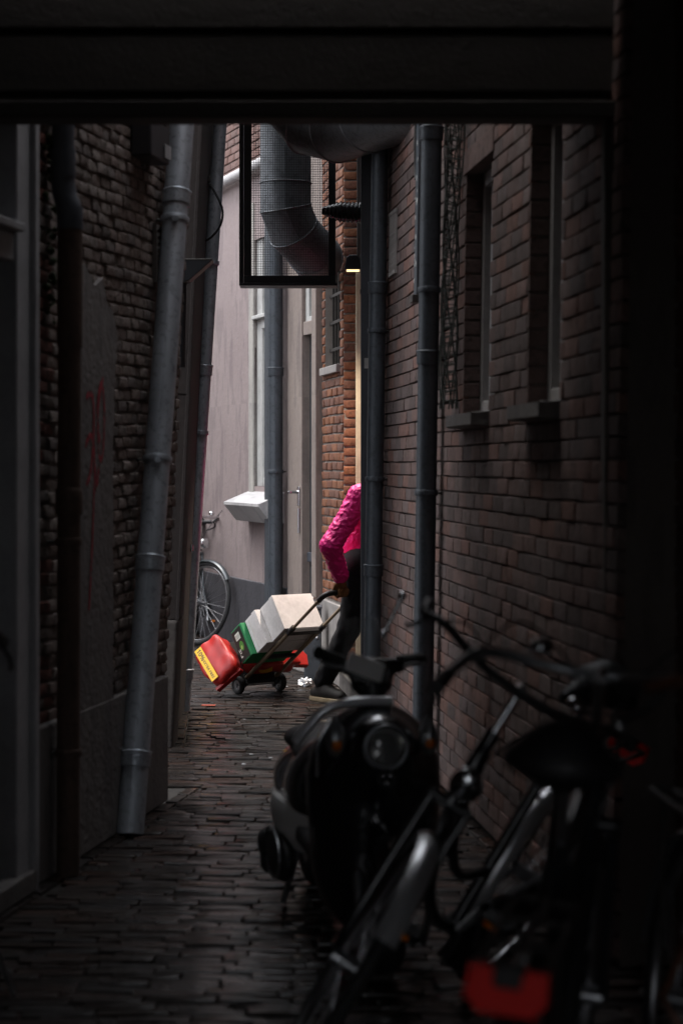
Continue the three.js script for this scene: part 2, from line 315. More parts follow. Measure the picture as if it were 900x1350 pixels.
// running bond between u0 and u1(y), rows from y0 to y1, minus openings {u0,u1,y0,y1}
function bond(u0, u1, y0, y1, pitch, L, joint, holes, r, sag = 0) {
  const out = [], end = typeof u1 === 'function' ? u1 : () => u1;
  for (let row = 0, y = y0 + pitch / 2; y < y1; row++, y += pitch) {
    let spans = [[u0, end(y)]];
    for (const h of holes) if (y > h.y0 && y < h.y1) spans = spans.flatMap(([a, b]) => { const o = []; if (h.u0 > a) o.push([a, Math.min(b, h.u0)]); if (h.u1 < b) o.push([Math.max(a, h.u1), b]); return o.filter(([p, q]) => q - p > 0.02); });
    for (const [a, b] of spans) {
      let x = Math.floor((a - u0) / L) * L + u0 + ((row % 2) ? -L / 2 : 0);
      for (; x < b; x += L) { const p = Math.max(a, x), q = Math.min(b, x + L); if (q - p > 0.03) out.push({ u: (p + q) / 2, v: y + sag * Math.sin((p + q) * 1.7) + (r() - 0.5) * 0.003, len: q - p - joint, z: (r() - 0.5) * 0.004 }); }
    }
  }
  return out;
}
// a wall frame: local x runs from a to b (plan points [x, d]), z looks out of the wall
function wallFrame(g, a, b) { g.position.set(a[0], 0, -a[1]); g.rotation.set(0, Math.atan2(b[1] - a[1], b[0] - a[0]), 0, 'YXZ'); return Math.hypot(b[0] - a[0], b[1] - a[1]); }
// the flat body of a wall with openings cut through; front at z = zf
function wallBody(u0, u1, y0, y1, zf, thick, holes) {
  const s = new THREE.Shape([[u0, y0], [u1, y0], [u1, y1], [u0, y1]].map(([x, y]) => new THREE.Vector2(x, y)));
  for (const h of holes) s.holes.push(new THREE.Path([[h.u0, h.y0], [h.u0, h.y1], [h.u1, h.y1], [h.u1, h.y0]].map(([x, y]) => new THREE.Vector2(x, y))));
  const g = new THREE.ExtrudeGeometry(s, { depth: thick, bevelEnabled: false }); g.translate(0, 0, zf - thick); return uvMetres(g);
}
// plastered room behind an opening: back, sides, floor and ceiling
function room(parent, u0, u1, y0, y1, z0, z1) {
  part(parent, 'room_lining', [box(u0 - 0.05, u1 + 0.05, y0 - 0.05, y1 + 0.05, z1 - 0.05, z1), box(u0 - 0.05, u0, y0, y1, z1, z0), box(u1, u1 + 0.05, y0, y1, z1, z0), box(u0 - 0.05, u1 + 0.05, y1, y1 + 0.05, z1, z0), box(u0 - 0.05, u1 + 0.05, y0 - 0.05, y0, z1, z0)], M.roomPlaster);
}
// ---------------------------------------------------------------- the setting
const rightX = (d) => 0.80 - 0.1079 * (d - 6.16), leftX = (d) => -1.12 + 0.173 * (d - 6.933);
tag(shade(part(scene, 'ground', uvMetres(new THREE.PlaneGeometry(260, 260).rotateX(-Math.PI / 2).translate(0, -0.03, -20)), M.ground)), 'dark ground under the brick paving', null, null, 'structure');

{ // brick paving, courses laid across the alley; local x = east, local y = along the alley
  const g = structure('pavement', 'wet brown clinker brick paving of the alley');
  g.rotation.x = -Math.PI / 2;
  const shape = [[-1.6, 2.2], [1.3, 2.2], [1.3, 6], [0.9, 14.2], [-0.2, 14.4], [-2.3, 21], [-6, 21], [-6, 12.4], [-1.7, 12.4]];
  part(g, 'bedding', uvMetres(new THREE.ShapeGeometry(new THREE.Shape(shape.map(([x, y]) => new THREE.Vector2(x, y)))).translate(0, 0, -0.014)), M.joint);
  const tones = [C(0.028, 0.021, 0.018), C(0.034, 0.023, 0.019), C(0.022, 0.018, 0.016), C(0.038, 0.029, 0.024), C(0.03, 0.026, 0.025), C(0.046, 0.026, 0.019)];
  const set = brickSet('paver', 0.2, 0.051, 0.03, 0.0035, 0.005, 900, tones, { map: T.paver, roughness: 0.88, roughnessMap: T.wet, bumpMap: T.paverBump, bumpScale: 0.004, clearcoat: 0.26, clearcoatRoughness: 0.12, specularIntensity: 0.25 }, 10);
  const r = rng(77), list = [];
  const lx = (d) => d < 6.2 ? -1.4 : d < 9.2 ? leftX(d) + 0.01 : d < 10.5 ? -1.55 : d < 12.3 ? -0.9 - 0.06 * (d - 10.5) : d < 14 ? -2.6 : -3.2;
  const rx = (d) => d < 5.9 ? 1.05 : d < 12 ? rightX(d) : d < 13.25 ? 0.75 : d < 14.1 ? 0.01 - 0.178 * (d - 13.25) : -0.141 - 0.331 * (d - 14.1);
  let row = 0;
  for (let d = 3.4; d < 19.5; d += 0.065, row++) {
    const a = lx(d), b = rx(d), wav = 0.03 * Math.sin(d * 1.3), rowZ = (r() - 0.5) * 0.003, off = r() * 0.206;
    const gut = d > 6.3 && d < 12 ? 0.068 : 0;                // a course laid lengthwise beside each wall
    for (let x = Math.floor(a / 0.206) * 0.206 - off; x < b; x += 0.206) {
      const p = Math.max(a + gut, x), q = Math.min(b - gut, x + 0.206); if (q - p < 0.04) continue;
      list.push({ u: (p + q) / 2, v: d + wav * ((p + q) / 2) + (r() - 0.5) * 0.008, len: q - p - 0.003, z: (r() - 0.5) * 0.007 + rowZ });
    }
  }
  for (let d = 6.4; d < 12; d += 0.206) for (const [f, s] of [[lx, 1], [rx, -1]]) list.push({ u: f(d) + s * 0.034, v: d, len: 0.198, rot: Math.PI / 2 + (f === rx ? 0.107 : d < 9.2 ? -0.17 : 0.03), z: (r() - 0.5) * 0.005 });
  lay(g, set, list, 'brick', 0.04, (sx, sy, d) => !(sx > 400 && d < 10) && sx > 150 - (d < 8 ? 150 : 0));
}

// ---------------------------------------------------------------- covered passage the picture is taken from
{
  const g = structure('passage_ceiling', 'dark boarded ceiling of the covered passage');
  part(g, 'ceiling_slab', box(-2.4, 2.4, 2.95, 3.25, -5.95, 4.4), M.passageCeil);
  const e = structure('added_end_wall', 'added unseen end wall that narrows the light entering the covered passage', W(0, 0, -4)); part(e, 'wall_slab', box(-1.75, -1.1, 0, 2.95, 0, 0.3), M.passageWall); part(e, 'wall_slab', box(0.8, 1.4, 0, 2.95, 0, 0.3), M.passageWall); part(e, 'opening_head', box(-1.1, 0.8, 2.5, 2.95, 0, 0.3), M.passageWall);  // wall added behind the camera to limit light on the foreground

  const l = structure('passage_wall_left', 'dark brick side wall of the covered passage'); part(l, 'wall_slab', box(-1.75, -1.42, 0, 2.95, -6.2, 3.998), M.passageWall);
  const rr = structure('passage_wall_right', 'dark brick side wall of the covered passage behind the bicycles');
  const len = wallFrame(rr, [1.0, 6.0], [1.0, 1.8]);
  part(rr, 'wall_slab', box(0, len, 0, 2.95, -0.4, -0.012), M.mortarRight);
  part(rr, 'wall_slab', box(len, 9.998, 0, 2.95, -0.4, 0), M.passageWall);
  const set = brickSet('passageBrick', 0.21, 0.056, 0.02, 0.004, 0.003, 30, [C(0.19, 0.11, 0.085), C(0.16, 0.1, 0.08), C(0.22, 0.125, 0.09)], { map: T.brick, roughness: 0.85 });
  lay(rr, set, bond(0, len, 0, 2.95, 0.066, 0.22, 0.01, [], rng(31)), 'brick', 0.01, (sx, sy) => sx > 800 && sy < 900);
}
{ // boarded beam over the mouth of the passage
  const g = thing('wooden_lintel', 'dark boarded wooden beam across the top of the passage mouth', 'beam', W(0, 2.56, 6.1));
  part(g, 'lower_board', box(-2.2, 0.9, 0, 0.052, -0.02, 0.09, 0.006), M.lintelWood);
  part(g, 'board', box(-2.2, 0.9, 0.085, 0.255, -0.02, 0.055, 0.005), M.lintelWood);
  part(g, 'board', box(-2.2, 0.9, 0.278, 0.46, -0.02, 0.06, 0.005), M.lintelWood);
  part(g, 'core_beam', box(-2.2, 0.9, 0.02, 0.7, -0.16, -0.021), M.lintelWood);
  part(g, 'overhead_wall', box(-2.4, 2.4, 0.7, 6.6, -0.25, 0), M.upperWall);
}
{
  const g = thing('passage_jamb', 'dark painted wooden jamb closing the end of the dim brick wall', 'jamb', W(0.84, 0, 6.1));
  part(g, 'post', box(-0.035, 0.06, 0, 2.56, -0.03, 0.06, 0.006), M.jambWood);
  part(g, 'backing_board', box(0.06, 0.5, 0, 2.56, -0.1, -0.02), M.jambWood);
  part(g, 'base_block', box(-0.04, 0.065, 0, 0.25, -0.032, 0.07, 0.006), M.stoneDark);
  part(g, 'upper_block', box(0.06, 0.5, 2.56, 2.96, -0.1, -0.02), M.jambWood);
}

// ---------------------------------------------------------------- brick building along the right of the alley
const rightGroup = thing('brick_building', 'reddish brown brick wall with two small barred-off windows and two round downpipes', 'building');
{
  const g = rightGroup, len = wallFrame(g, [0.170 - 0.0225, 12.0], [0.828 - 0.0225, 5.9]);
  g.rotation.x = -0.015;
  const uD = (d) => (12 - d) / 0.9943;
  const holes = [{ u0: uD(8.67), u1: uD(8.06), y0: 1.72, y1: 2.78 }, { u0: uD(7.27), u1: uD(6.73), y0: 1.72, y1: 2.86 }];
  part(g, 'wall_body', wallBody(0, len, 0, 3.72, -0.026, 0.29, holes), M.mortarRight);
  part(g, 'upper_wall', box(0, len, 3.72, 5.6, -0.3, 0), M.upperWall);
  part(g, 'end_wall', box(-0.02, 0, 0, 6.2, -1.4, 0.002), M.upperWall);
  const tones = [C(0.175, 0.112, 0.098), C(0.15, 0.1, 0.09), C(0.2, 0.123, 0.105), C(0.142, 0.104, 0.098), C(0.186, 0.134, 0.122), C(0.215, 0.114, 0.09), C(0.12, 0.087, 0.08)];
  const set = brickSet('rightBrick', 0.205, 0.061, 0.035, 0.0022, 0.003, 100, tones, { map: T.brick, bumpMap: T.brickBump, bumpScale: 0.003, roughness: 0.82 }, 10);
  lay(g, set, bond(0.0, len, 0.02, 3.7, 0.068, 0.21, 0.005, holes, rng(101), 0.0015), 'brick', 0.01, (sx, sy, d) => sx < 800 && sy < 930);
  // brick reveals, frames and sills of the two windows
  holes.forEach((h, k) => {
    const w = new THREE.Group(); w.name = 'window'; g.add(w); w.userData.label = k ? 'window deep in the brick wall next to the passage mouth' : 'narrow window behind the hanging net';
    const rv = []; for (let y = h.y0 + 0.014, i = 0; y < h.y1 - 0.03; y += 0.068, i++) { rv.push(box(h.u0 - 0.01, h.u0 + 0.008, y, y + 0.057, -0.074 + (i % 2) * 0.003, 0.0, 0.003)); }
    const rvm = part(w, 'reveal_bricks', rv, M.rightBrick1); rvm.userData.kind = 'stuff';
    const f = part(w, 'frame', [box(h.u0, h.u0 + 0.05, h.y0, h.y1, -0.155, -0.075, 0.004), box(h.u1 - 0.2, h.u1, h.y0, h.y1, -0.155, -0.07, 0.004), box(h.u0 + 0.05, h.u1 - 0.2, h.y0, h.y0 + 0.06, -0.155, -0.075, 0.004), box(h.u0 + 0.05, h.u1 - 0.2, h.y1 - 0.06, h.y1, -0.155, -0.075, 0.004)], M.framePaint);
    part(w, 'sash_bar', box(h.u0 + 0.16, h.u0 + 0.19, h.y0 + 0.06, h.y1 - 0.06, -0.132, -0.085, 0.003), M.greyPaint);
    part(w, 'pane', box(h.u0 + 0.05, h.u1 - 0.2, h.y0 + 0.06, h.y1 - 0.06, -0.14, -0.134), M.clearGlass);
    room(w, h.u0 - 0.2, h.u1 + 0.2, h.y0 - 0.6, h.y1 + 0.2, -0.316, -1.6);
    part(w, 'sill', extrude([[-0.07, 0], [0.07, -0.012], [0.07, -0.055], [0.055, -0.062], [-0.07, -0.062]], h.u1 - h.u0 + 0.02, 0.004).rotateY(-Math.PI / 2).translate(h.u1 + 0.01, h.y0 + 0.004, 0), M.stoneDark);
    part(w, 'soldier_lintel', box(h.u0 - 0.05, h.u1 + 0.05, h.y1 - 0.002, h.y1 + 0.1, -0.05, 0.006, 0.004), M.rightBrick0);
  });
  const v = new THREE.Group(); v.name = 'vent_grille'; g.add(v);
  { const u = uD(11.02), holesG = []; const bars = [box(u - 0.13, u + 0.13, 2.56, 2.58, 0, 0.014), box(u - 0.13, u + 0.13, 2.9, 2.92, 0, 0.014)]; for (let i = 0; i < 8; i++) bars.push(box(u - 0.13 + i * 0.0343, u - 0.12 + i * 0.0343, 2.58, 2.9, 0, 0.012)); for (let j = 1; j < 9; j++) bars.push(box(u - 0.13, u + 0.12, 2.58 + j * 0.035, 2.588 + j * 0.035, 0.001, 0.01)); const m = part(v, 'grating', bars, M.stone); m.userData.kind = 'stuff'; part(v, 'backing', box(u - 0.125, u + 0.125, 2.57, 2.91, -0.02, 0.001), M.darkIron); }
  // brickwork return lit past the pipe
  part(g, 'threshold', box(-1.25, 0.02, 0, 0.12, -0.16, 0.03, 0.012), M.stoneDark);
}
{ // hanging net beside the first window
  const g = thing('hanging_net', 'torn dark netting hanging over the edge of a window in the brick wall', 'net');
  g.position.copy(rightGroup.position); g.rotation.copy(rightGroup.rotation);
  const bars = [], r = rng(5), u0 = (12 - 9.05) / 0.9943, pt = (i, y) => { const w = 0.25 - 0.07 * Math.sin((y - 1.7) * 3.2), s = i / 9; return V(u0 + 0.16 + s * w + 0.02 * Math.sin(y * 9 + i), y, 0.035 + 0.035 * Math.sin(i * 1.3 + y * 4) + 0.02 * s); };
  for (let i = 0; i < 10; i++) { const p = []; for (let y = 1.75; y <= 3.4; y += 0.09) p.push(pt(i, y)); bars.push(tubeGeo(p, 0.0035, 40, 4)); }
  for (let y = 1.78; y < 3.4; y += 0.042) { const p = []; for (let i = 0; i < 10; i++) p.push(pt(i, y + 0.01 * Math.sin(i))); bars.push(tubeGeo(p, 0.0025, 14, 4)); }
  const m = part(g, 'mesh_cords', bars, M.net); m.userData.kind = 'stuff';
  part(g, 'top_rail', rod(V(u0, 3.42, 0.05), V(u0 + 0.6, 3.42, 0.05), 0.012), M.darkIron);
}

// ---------------------------------------------------------------- brick building along the left of the alley
const leftGroup = thing('weathered_building', 'weathered rough brick wall with a plaster patch and a dark doorway', 'building');
{
  const g = leftGroup, a = [leftX(6.2), 6.2], b = [leftX(9.4), 9.4], len = wallFrame(g, a, b);
  const uD = (d) => (d - 6.2) * 1.01486;
  const door = { u0: 0.02, u1: 0.79, y0: 0, y1: 3.2 };
  const end = (y) => 2.62 + 0.175 * y;
  const s = new THREE.Shape([[0, 0], [end(0), 0], [end(3.8), 3.8], [0, 3.8]].map(([x, y]) => new THREE.Vector2(x, y)));
  s.holes.push(new THREE.Path([[door.u0, 0.001], [door.u0, door.y1], [door.u1, door.y1], [door.u1, 0.001]].map(([x, y]) => new THREE.Vector2(x, y))));
  part(g, 'wall_body', uvMetres(new THREE.ExtrudeGeometry(s, { depth: 0.3, bevelEnabled: false }).translate(0, 0, -0.309)), M.mortarLeft);
  part(g, 'upper_wall', box(0, end(3.8) - 0.02, 3.8, 5.6, -0.3, 0), M.upperWall);
  part(g, 'return_wall', box(2.5, 2.6, 0, 6.2, -1.1, -0.32), M.upperWall);
  part(g, 'near_return_wall', box(-0.3, -0.002, 0, 9.5, -0.8, 0.02), M.passageWall);
  const tones = [C(0.2, 0.165, 0.145), C(0.235, 0.195, 0.17), C(0.175, 0.13, 0.112), C(0.215, 0.165, 0.14), C(0.155, 0.13, 0.118), C(0.26, 0.215, 0.19)];
  const set = brickSet('leftBrick', 0.115, 0.043, 0.02, 0.005, 0.007, 200, tones, { map: T.brick, bumpMap: T.brickBump, bumpScale: 0.008, roughness: 0.85 }, 14);
  const red = set.mats.length; set.mats.push(std('leftBrickRed', C(0.19, 0.07, 0.05), { map: T.brick, bumpMap: T.brickBump, bumpScale: 0.006, roughness: 0.85 })); set.tones.push(C(0.19, 0.07, 0.05));
  const patch = { u0: 1.2, u1: 1.78, y0: 0.5, y1: 2.05 };
  const list = bond(0.79, end, 0.56, 3.78, 0.05, 0.122, 0.008, [patch], rng(201), 0.012);
  const r = rng(202); for (const k of list) { k.z = (r() - 0.5) * 0.012; k.tone = Math.floor(r() * red); if (k.u < 1.08 && r() < 0.55) k.tone = red; }
  lay(g, set, list, 'brick', 0.05, (sx) => sx > 30 && sx < 235);
  // plaster patch with its broken edge, and the plastered plinth
  { const pts = [[1.2, 0.5]]; const rr = rng(9); pts.push([1.84, 0.5]); for (let y = 0.6; y < 2.0; y += 0.07) pts.push([1.8 + (rr() - 0.5) * 0.03 + (y > 1.6 ? (y - 1.6) * 0.1 : 0), y]); pts.push([1.86, 2.02], [1.8, 2.12], [1.72, 2.14], [1.66, 2.24], [1.55, 2.2], [1.42, 2.27], [1.2, 2.25]);
    part(g, 'plaster_patch', extrude(pts, 0.03, 0.003).translate(0, 0, -0.014), M.plasterGrey); }
  part(g, 'plinth', box(0.795, 2.66, 0, 0.56, -0.02, 0.022, 0.01), M.plasterGrey);
  { // red tag painted on the plaster
    const c = document.createElement('canvas'); c.width = 256; c.height = 512; const x = c.getContext('2d'); x.fillStyle = '#000'; x.fillRect(0, 0, 256, 512); x.strokeStyle = '#fff'; x.lineWidth = 13; x.lineCap = 'round'; x.lineJoin = 'round';
    const st = (p) => { x.beginPath(); x.moveTo(p[0][0], p[0][1]); for (let i = 1; i < p.length - 1; i++) { const mx = (p[i][0] + p[i + 1][0]) / 2, my = (p[i][1] + p[i + 1][1]) / 2; x.quadraticCurveTo(p[i][0], p[i][1], mx, my); } x.lineTo(...p[p.length - 1]); x.stroke(); };
    st([[140, 150], [110, 90], [150, 14], [190, 60], [180, 170], [150, 200], [120, 160], [128, 60], [170, 20]]);
    st([[20, 60], [70, 40], [92, 110], [60, 220], [20, 240]]); st([[10, 160], [60, 120], [100, 200], [80, 300], [70, 380], [40, 500]]); st([[92, 200], [110, 260], [130, 210]]);
    const src = x.getImageData(0, 0, 256, 512).data, a = new Uint8Array(256 * 512 * 4);
    for (let i = 0; i < 256 * 512; i++) { const yy = 511 - Math.floor(i / 256), xx = i % 256, v = src[i * 4], n = fbm(xx / 256, yy / 512, 32, 3, 90); const o = (yy * 256 + xx) * 4; a[o] = a[o + 1] = a[o + 2] = v * (n > 0.36 ? 1 : 0.25); a[o + 3] = 255; }
    const t = new THREE.DataTexture(a, 256, 512, THREE.RGBAFormat); t.magFilter = THREE.LinearFilter; t.needsUpdate = true;
    const m = std('redTag', C(0.3, 0.018, 0.03), { roughness: 0.7, alphaMap: t, transparent: true });
    part(g, 'spray_tag', new THREE.PlaneGeometry(0.36, 0.95).translate(1.585, 1.4, 0.0225), m, 'looping red sprayed scrawl on the plaster patch');
  }
  // dark shop doorway with a grey painted frame
  const d = new THREE.Group(); d.name = 'doorway'; g.add(d);
  part(d, 'frame_post', [box(0.6, 0.74, 0, 3.2, -0.05, 0.03, 0.008), box(0.74, 0.788, 0, 3.2, -0.02, 0.05, 0.008)], M.greyPaint);
  part(d, 'transom', [box(0.03, 0.598, 2.2, 2.3, -0.06, 0.02, 0.008), box(0.03, 0.6, 2.3, 2.33, -0.06, 0.06, 0.006)], M.greyPaint);
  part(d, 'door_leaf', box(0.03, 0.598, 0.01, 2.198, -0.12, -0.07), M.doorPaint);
  part(d, 'upper_pane', box(0.03, 0.598, 2.332, 3.2, -0.1, -0.09), M.clearGlass);
  room(d, 0.03, 0.78, 0.02, 3.2, -0.125, -1.3);
  part(d, 'threshold', box(0.02, 0.788, 0, 0.08, -0.07, 0.05, 0.01), M.stoneDark);
  // slotted vent and wall box
  { const u = uD(8.7), bars = [box(u - 0.07, u - 0.06, 2.3, 2.56, 0, 0.02), box(u + 0.06, u + 0.07, 2.3, 2.56, 0, 0.02)]; for (let j = 0; j < 9; j++) bars.push(box(u - 0.06, u + 0.06, 2.305 + j * 0.029, 2.32 + j * 0.029, 0, 0.014)); const v = part(g, 'vent_grille', bars, M.stoneDark); v.userData.kind = 'stuff'; }
}
{
  const g = thing('wall_light_box', 'black box fitting with a pale underside high on the rough brick wall', 'lamp');
  g.position.copy(leftGroup.position); g.rotation.copy(leftGroup.rotation);
  part(g, 'housing', box(2.12, 2.42, 2.8, 2.96, 0.0, 0.09, 0.01), M.darkPaint); part(g, 'pale_panel', box(2.32, 2.42, 2.82, 2.88, 0.091, 0.098, 0.002), M.greyPaint); part(g, 'bracket', box(2.12, 2.4, 2.98, 3.03, 0, 0.1, 0.01), M.greyPaint);
}
{ // moss tufts in the joints beside the drain
  const g = structure('moss_growth', 'dark green moss creeping beside the grey drainpipe'); g.userData.kind = 'stuff'; g.position.copy(leftGroup.position); g.rotation.copy(leftGroup.rotation);
  const r = rng(15), l = []; for (let i = 0; i < 70; i++) { const y = 2.0 + r() * 1.0, u = 1.02 + (r() - 0.5) * 0.09 * (0.4 + r()); const q = new THREE.TetrahedronGeometry(0.006 + r() * 0.012, 1); q.rotateY(r() * 6); q.translate(u, y, 0.004 + r() * 0.02); l.push(q); }
  part(g, 'tufts', l, M.moss);
}

// ---------------------------------------------------------------- second building on the left: leaning corner beyond the gap
{
  const g = thing('leaning_building', 'leaning corner house of red brick strips, brown render and a grey base block', 'building');
  const len = wallFrame(g, [-1.9, 10.5], [-0.895, 10.5]); g.rotation.z = -0.046;
  const L = len;
  part(g, 'wall_body', box(0, L - 0.075, 0, 3.95, -0.4, -0.012), M.mortarLeft);
  part(g, 'base_block', box(0.3, L, 0, 0.72, -0.3, 0.03, 0.02), M.baseRender);
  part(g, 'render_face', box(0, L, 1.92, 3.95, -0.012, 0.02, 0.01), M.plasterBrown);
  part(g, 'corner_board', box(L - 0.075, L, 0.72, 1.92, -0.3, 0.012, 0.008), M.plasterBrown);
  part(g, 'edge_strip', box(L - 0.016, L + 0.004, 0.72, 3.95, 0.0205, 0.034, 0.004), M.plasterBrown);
  part(g, 'upper_wall', box(0, L + 0.02, 3.95, 6.4, -1.9, -0.01), M.upperWall);
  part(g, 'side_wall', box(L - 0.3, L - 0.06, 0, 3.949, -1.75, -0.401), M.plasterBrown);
  const set = brickSet('cornerBrick', 0.2, 0.053, 0.02, 0.006, 0.006, 300, [C(0.2, 0.065, 0.045), C(0.17, 0.06, 0.045), C(0.23, 0.085, 0.06), C(0.16, 0.08, 0.065)], { map: T.brick, bumpMap: T.brickBump, bumpScale: 0.004, roughness: 0.85 });
  lay(g, set, bond(0.4, L - 0.077, 0.725, 1.915, 0.062, 0.21, 0.008, [], rng(301), 0.003), 'brick', 0.03, (sx) => sx > 205);
}
{
  const g = thing('rainwater_hopper', 'black funnel shaped hopper jutting from the leaning house', 'hopper', W(-0.78, 2.56, 10.28));
  part(g, 'funnel', [extrude([[-0.1, 0.0], [0.105, 0.0], [0.09, -0.012], [-0.01, -0.1], [-0.06, -0.115], [-0.1, -0.115]], 0.13, 0.004).translate(0, 0, -0.07)], M.blackSteel);
  part(g, 'outlet', rod(V(-0.05, -0.11, 0), V(-0.06, -0.55, -0.02), 0.024, 0.024), M.blackSteel);
  part(g, 'rim', box(-0.105, 0.11, 0.0, 0.01, -0.076, 0.066, 0.003), M.darkIron);
}

// ---------------------------------------------------------------- pink plastered building at the bend
const plasterGroup = thing('plastered_building', 'pale pink plastered house with a dark plinth at the bend', 'building');
const plAt = (u, y, o) => { plasterGroup.updateMatrixWorld(true); return plasterGroup.localToWorld(V(u, y, o)); };
{
  const g = plasterGroup, len = wallFrame(g, [-2.09, 20.0], [-0.1325, 14.1]);
  const win = { u0: 4.43, u1: 5.2, y0: 1.33, y1: 3.3 }, door = { u0: 5.72, u1: 6.2, y0: 0, y1: 2.98 };
  part(g, 'wall_body', [wallBody(-1.5, 5.42, 0.57, 3.84, 0, 0.35, [win])], M.plasterPink);
  part(g, 'pilaster', box(5.42, 5.72, 0.1, 3.84, -0.35, 0.025, 0.01), M.plasterBeige);
  part(g, 'plinth', box(-1.5, 5.42, 0, 0.57, -0.35, 0.02, 0.008), M.plinthDark);
  part(g, 'window_band', [box(win.u0 - 0.13, win.u0, win.y0 - 0.05, 3.6, -0.05, 0.014, 0.004)], M.plasterBand);
  part(g, 'gutter_ledge', tubeGeo([V(-1.5, 3.86, 0.06), V(5.6, 3.86, 0.06)], 0.045, 2, 10), M.sillWhite);
  part(g, 'upper_wall', box(-1.5, len, 3.84, 7, -0.35, -0.012), M.mortarRight);
  const set = brickSet('upperBrick', 0.2, 0.054, 0.02, 0.004, 0.004, 400, [C(0.2, 0.11, 0.09), C(0.17, 0.1, 0.085), C(0.22, 0.13, 0.11)], { map: T.brick, roughness: 0.85 });
  lay(g, set, bond(1.5, 5.4, 3.9, 5.2, 0.064, 0.21, 0.008, [], rng(401)), 'brick', 0.01, (sx, sy) => sx > 290 && sx < 445);
  part(g, 'upper_pipe', rod(V(2.15, 3.9, 0.09), V(2.15, 6, 0.09), 0.04), M.zinc);
  const w = new THREE.Group(); w.name = 'window'; g.add(w);
  part(w, 'frame', [box(win.u0, win.u0 + 0.15, win.y0, win.y1, -0.13, -0.02, 0.006), box(win.u1 - 0.07, win.u1, win.y0, win.y1, -0.13, -0.05, 0.006), box(win.u0 + 0.15, win.u1 - 0.07, win.y0, win.y0 + 0.07, -0.13, -0.03, 0.006), box(win.u0 + 0.15, win.u1 - 0.07, win.y1 - 0.07, win.y1, -0.13, -0.05, 0.006)], M.whitePaint);
  part(w, 'transom', [box(win.u0 + 0.152, win.u1 - 0.07, 2.58, 2.66, -0.13, -0.01, 0.006), box(win.u0 + 0.002, win.u1, 2.66, 2.69, -0.019, 0.03, 0.006)], M.whitePaint);
  part(w, 'sash', [box(win.u0 + 0.152, win.u0 + 0.2, win.y0 + 0.07, 2.58, -0.12, -0.05, 0.004), box(win.u0 + 0.2, win.u1 - 0.07, win.y0 + 0.07, win.y0 + 0.12, -0.12, -0.07, 0.004)], M.whitePaint);
  part(w, 'pane', box(win.u0 + 0.2, win.u1 - 0.07, win.y0 + 0.12, 2.58, -0.1, -0.092), M.clearGlass);
  part(w, 'upper_pane', box(win.u0 + 0.15, win.u1 - 0.07, 2.66, win.y1 - 0.07, -0.1, -0.092), M.clearGlass);
  room(w, win.u0 - 0.3, win.u1 + 0.1, win.y0 - 0.5, win.y1 + 0.1, -0.352, -1.7);
  part(w, 'sill', extrude([[-0.04, 0.0], [0.2, -0.1], [0.2, -0.115], [0.1, -0.24], [-0.0, -0.24], [-0.04, -0.2]], 1.0, 0.006).rotateY(-Math.PI / 2).translate(5.25, 1.3, 0), M.sillWhite, 'thick pale sloping sill');
  const dr = new THREE.Group(); dr.name = 'door'; g.add(dr);
  part(dr, 'frame', [box(5.72, 5.8, 0, 2.98, -0.2, 0.03, 0.006), box(6.1, 6.2, 0, 2.98, -0.2, 0.05, 0.006), box(5.8, 6.1, 2.45, 2.55, -0.2, 0.02, 0.006), box(5.8, 6.1, 2.9, 2.98, -0.2, 0.02, 0.006)], M.plasterBeige);
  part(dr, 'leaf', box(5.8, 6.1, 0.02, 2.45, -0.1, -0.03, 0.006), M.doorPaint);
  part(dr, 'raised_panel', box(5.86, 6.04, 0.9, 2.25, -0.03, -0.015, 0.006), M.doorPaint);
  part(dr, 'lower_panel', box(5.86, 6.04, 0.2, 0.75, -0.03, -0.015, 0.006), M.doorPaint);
  part(dr, 'middle_rail', box(5.8, 6.1, 0.79, 0.86, -0.03, -0.01, 0.006), M.greyPvc);
  part(dr, 'fanlight_pane', box(5.8, 6.1, 2.55, 2.9, -0.06, -0.05), M.clearGlass); room(dr, 5.7, 6.22, 0.02, 2.98, -0.202, -1.5);
  part(dr, 'fanlight_frame', [box(5.802, 5.88, 2.551, 2.9, -0.049, 0.0, 0.004), box(5.88, 6.1, 2.551, 2.585, -0.049, 0.0, 0.004)], M.whitePaint);
  part(dr, 'latch_plate', [box(5.735, 5.775, 1.2, 1.34, 0.03, 0.045, 0.004), rod(V(5.755, 1.3, 0.045), V(5.755, 1.3, 0.1), 0.012), rod(V(5.755, 1.3, 0.095), V(5.7, 1.3, 0.1), 0.011)], M.chrome);
  part(dr, 'pull_handle', rod(V(5.76, 1.0, 0.04), V(5.76, 1.18, 0.04), 0.01), M.alloy);
  part(dr, 'step', box(5.4, 6.21, 0, 0.1, -0.2, 0.1, 0.012), M.stone);
  part(g, 'door_head_wall', box(5.72, len + 0.02, 2.98, 3.84, -0.35, 0.01), M.plasterBeige);
}
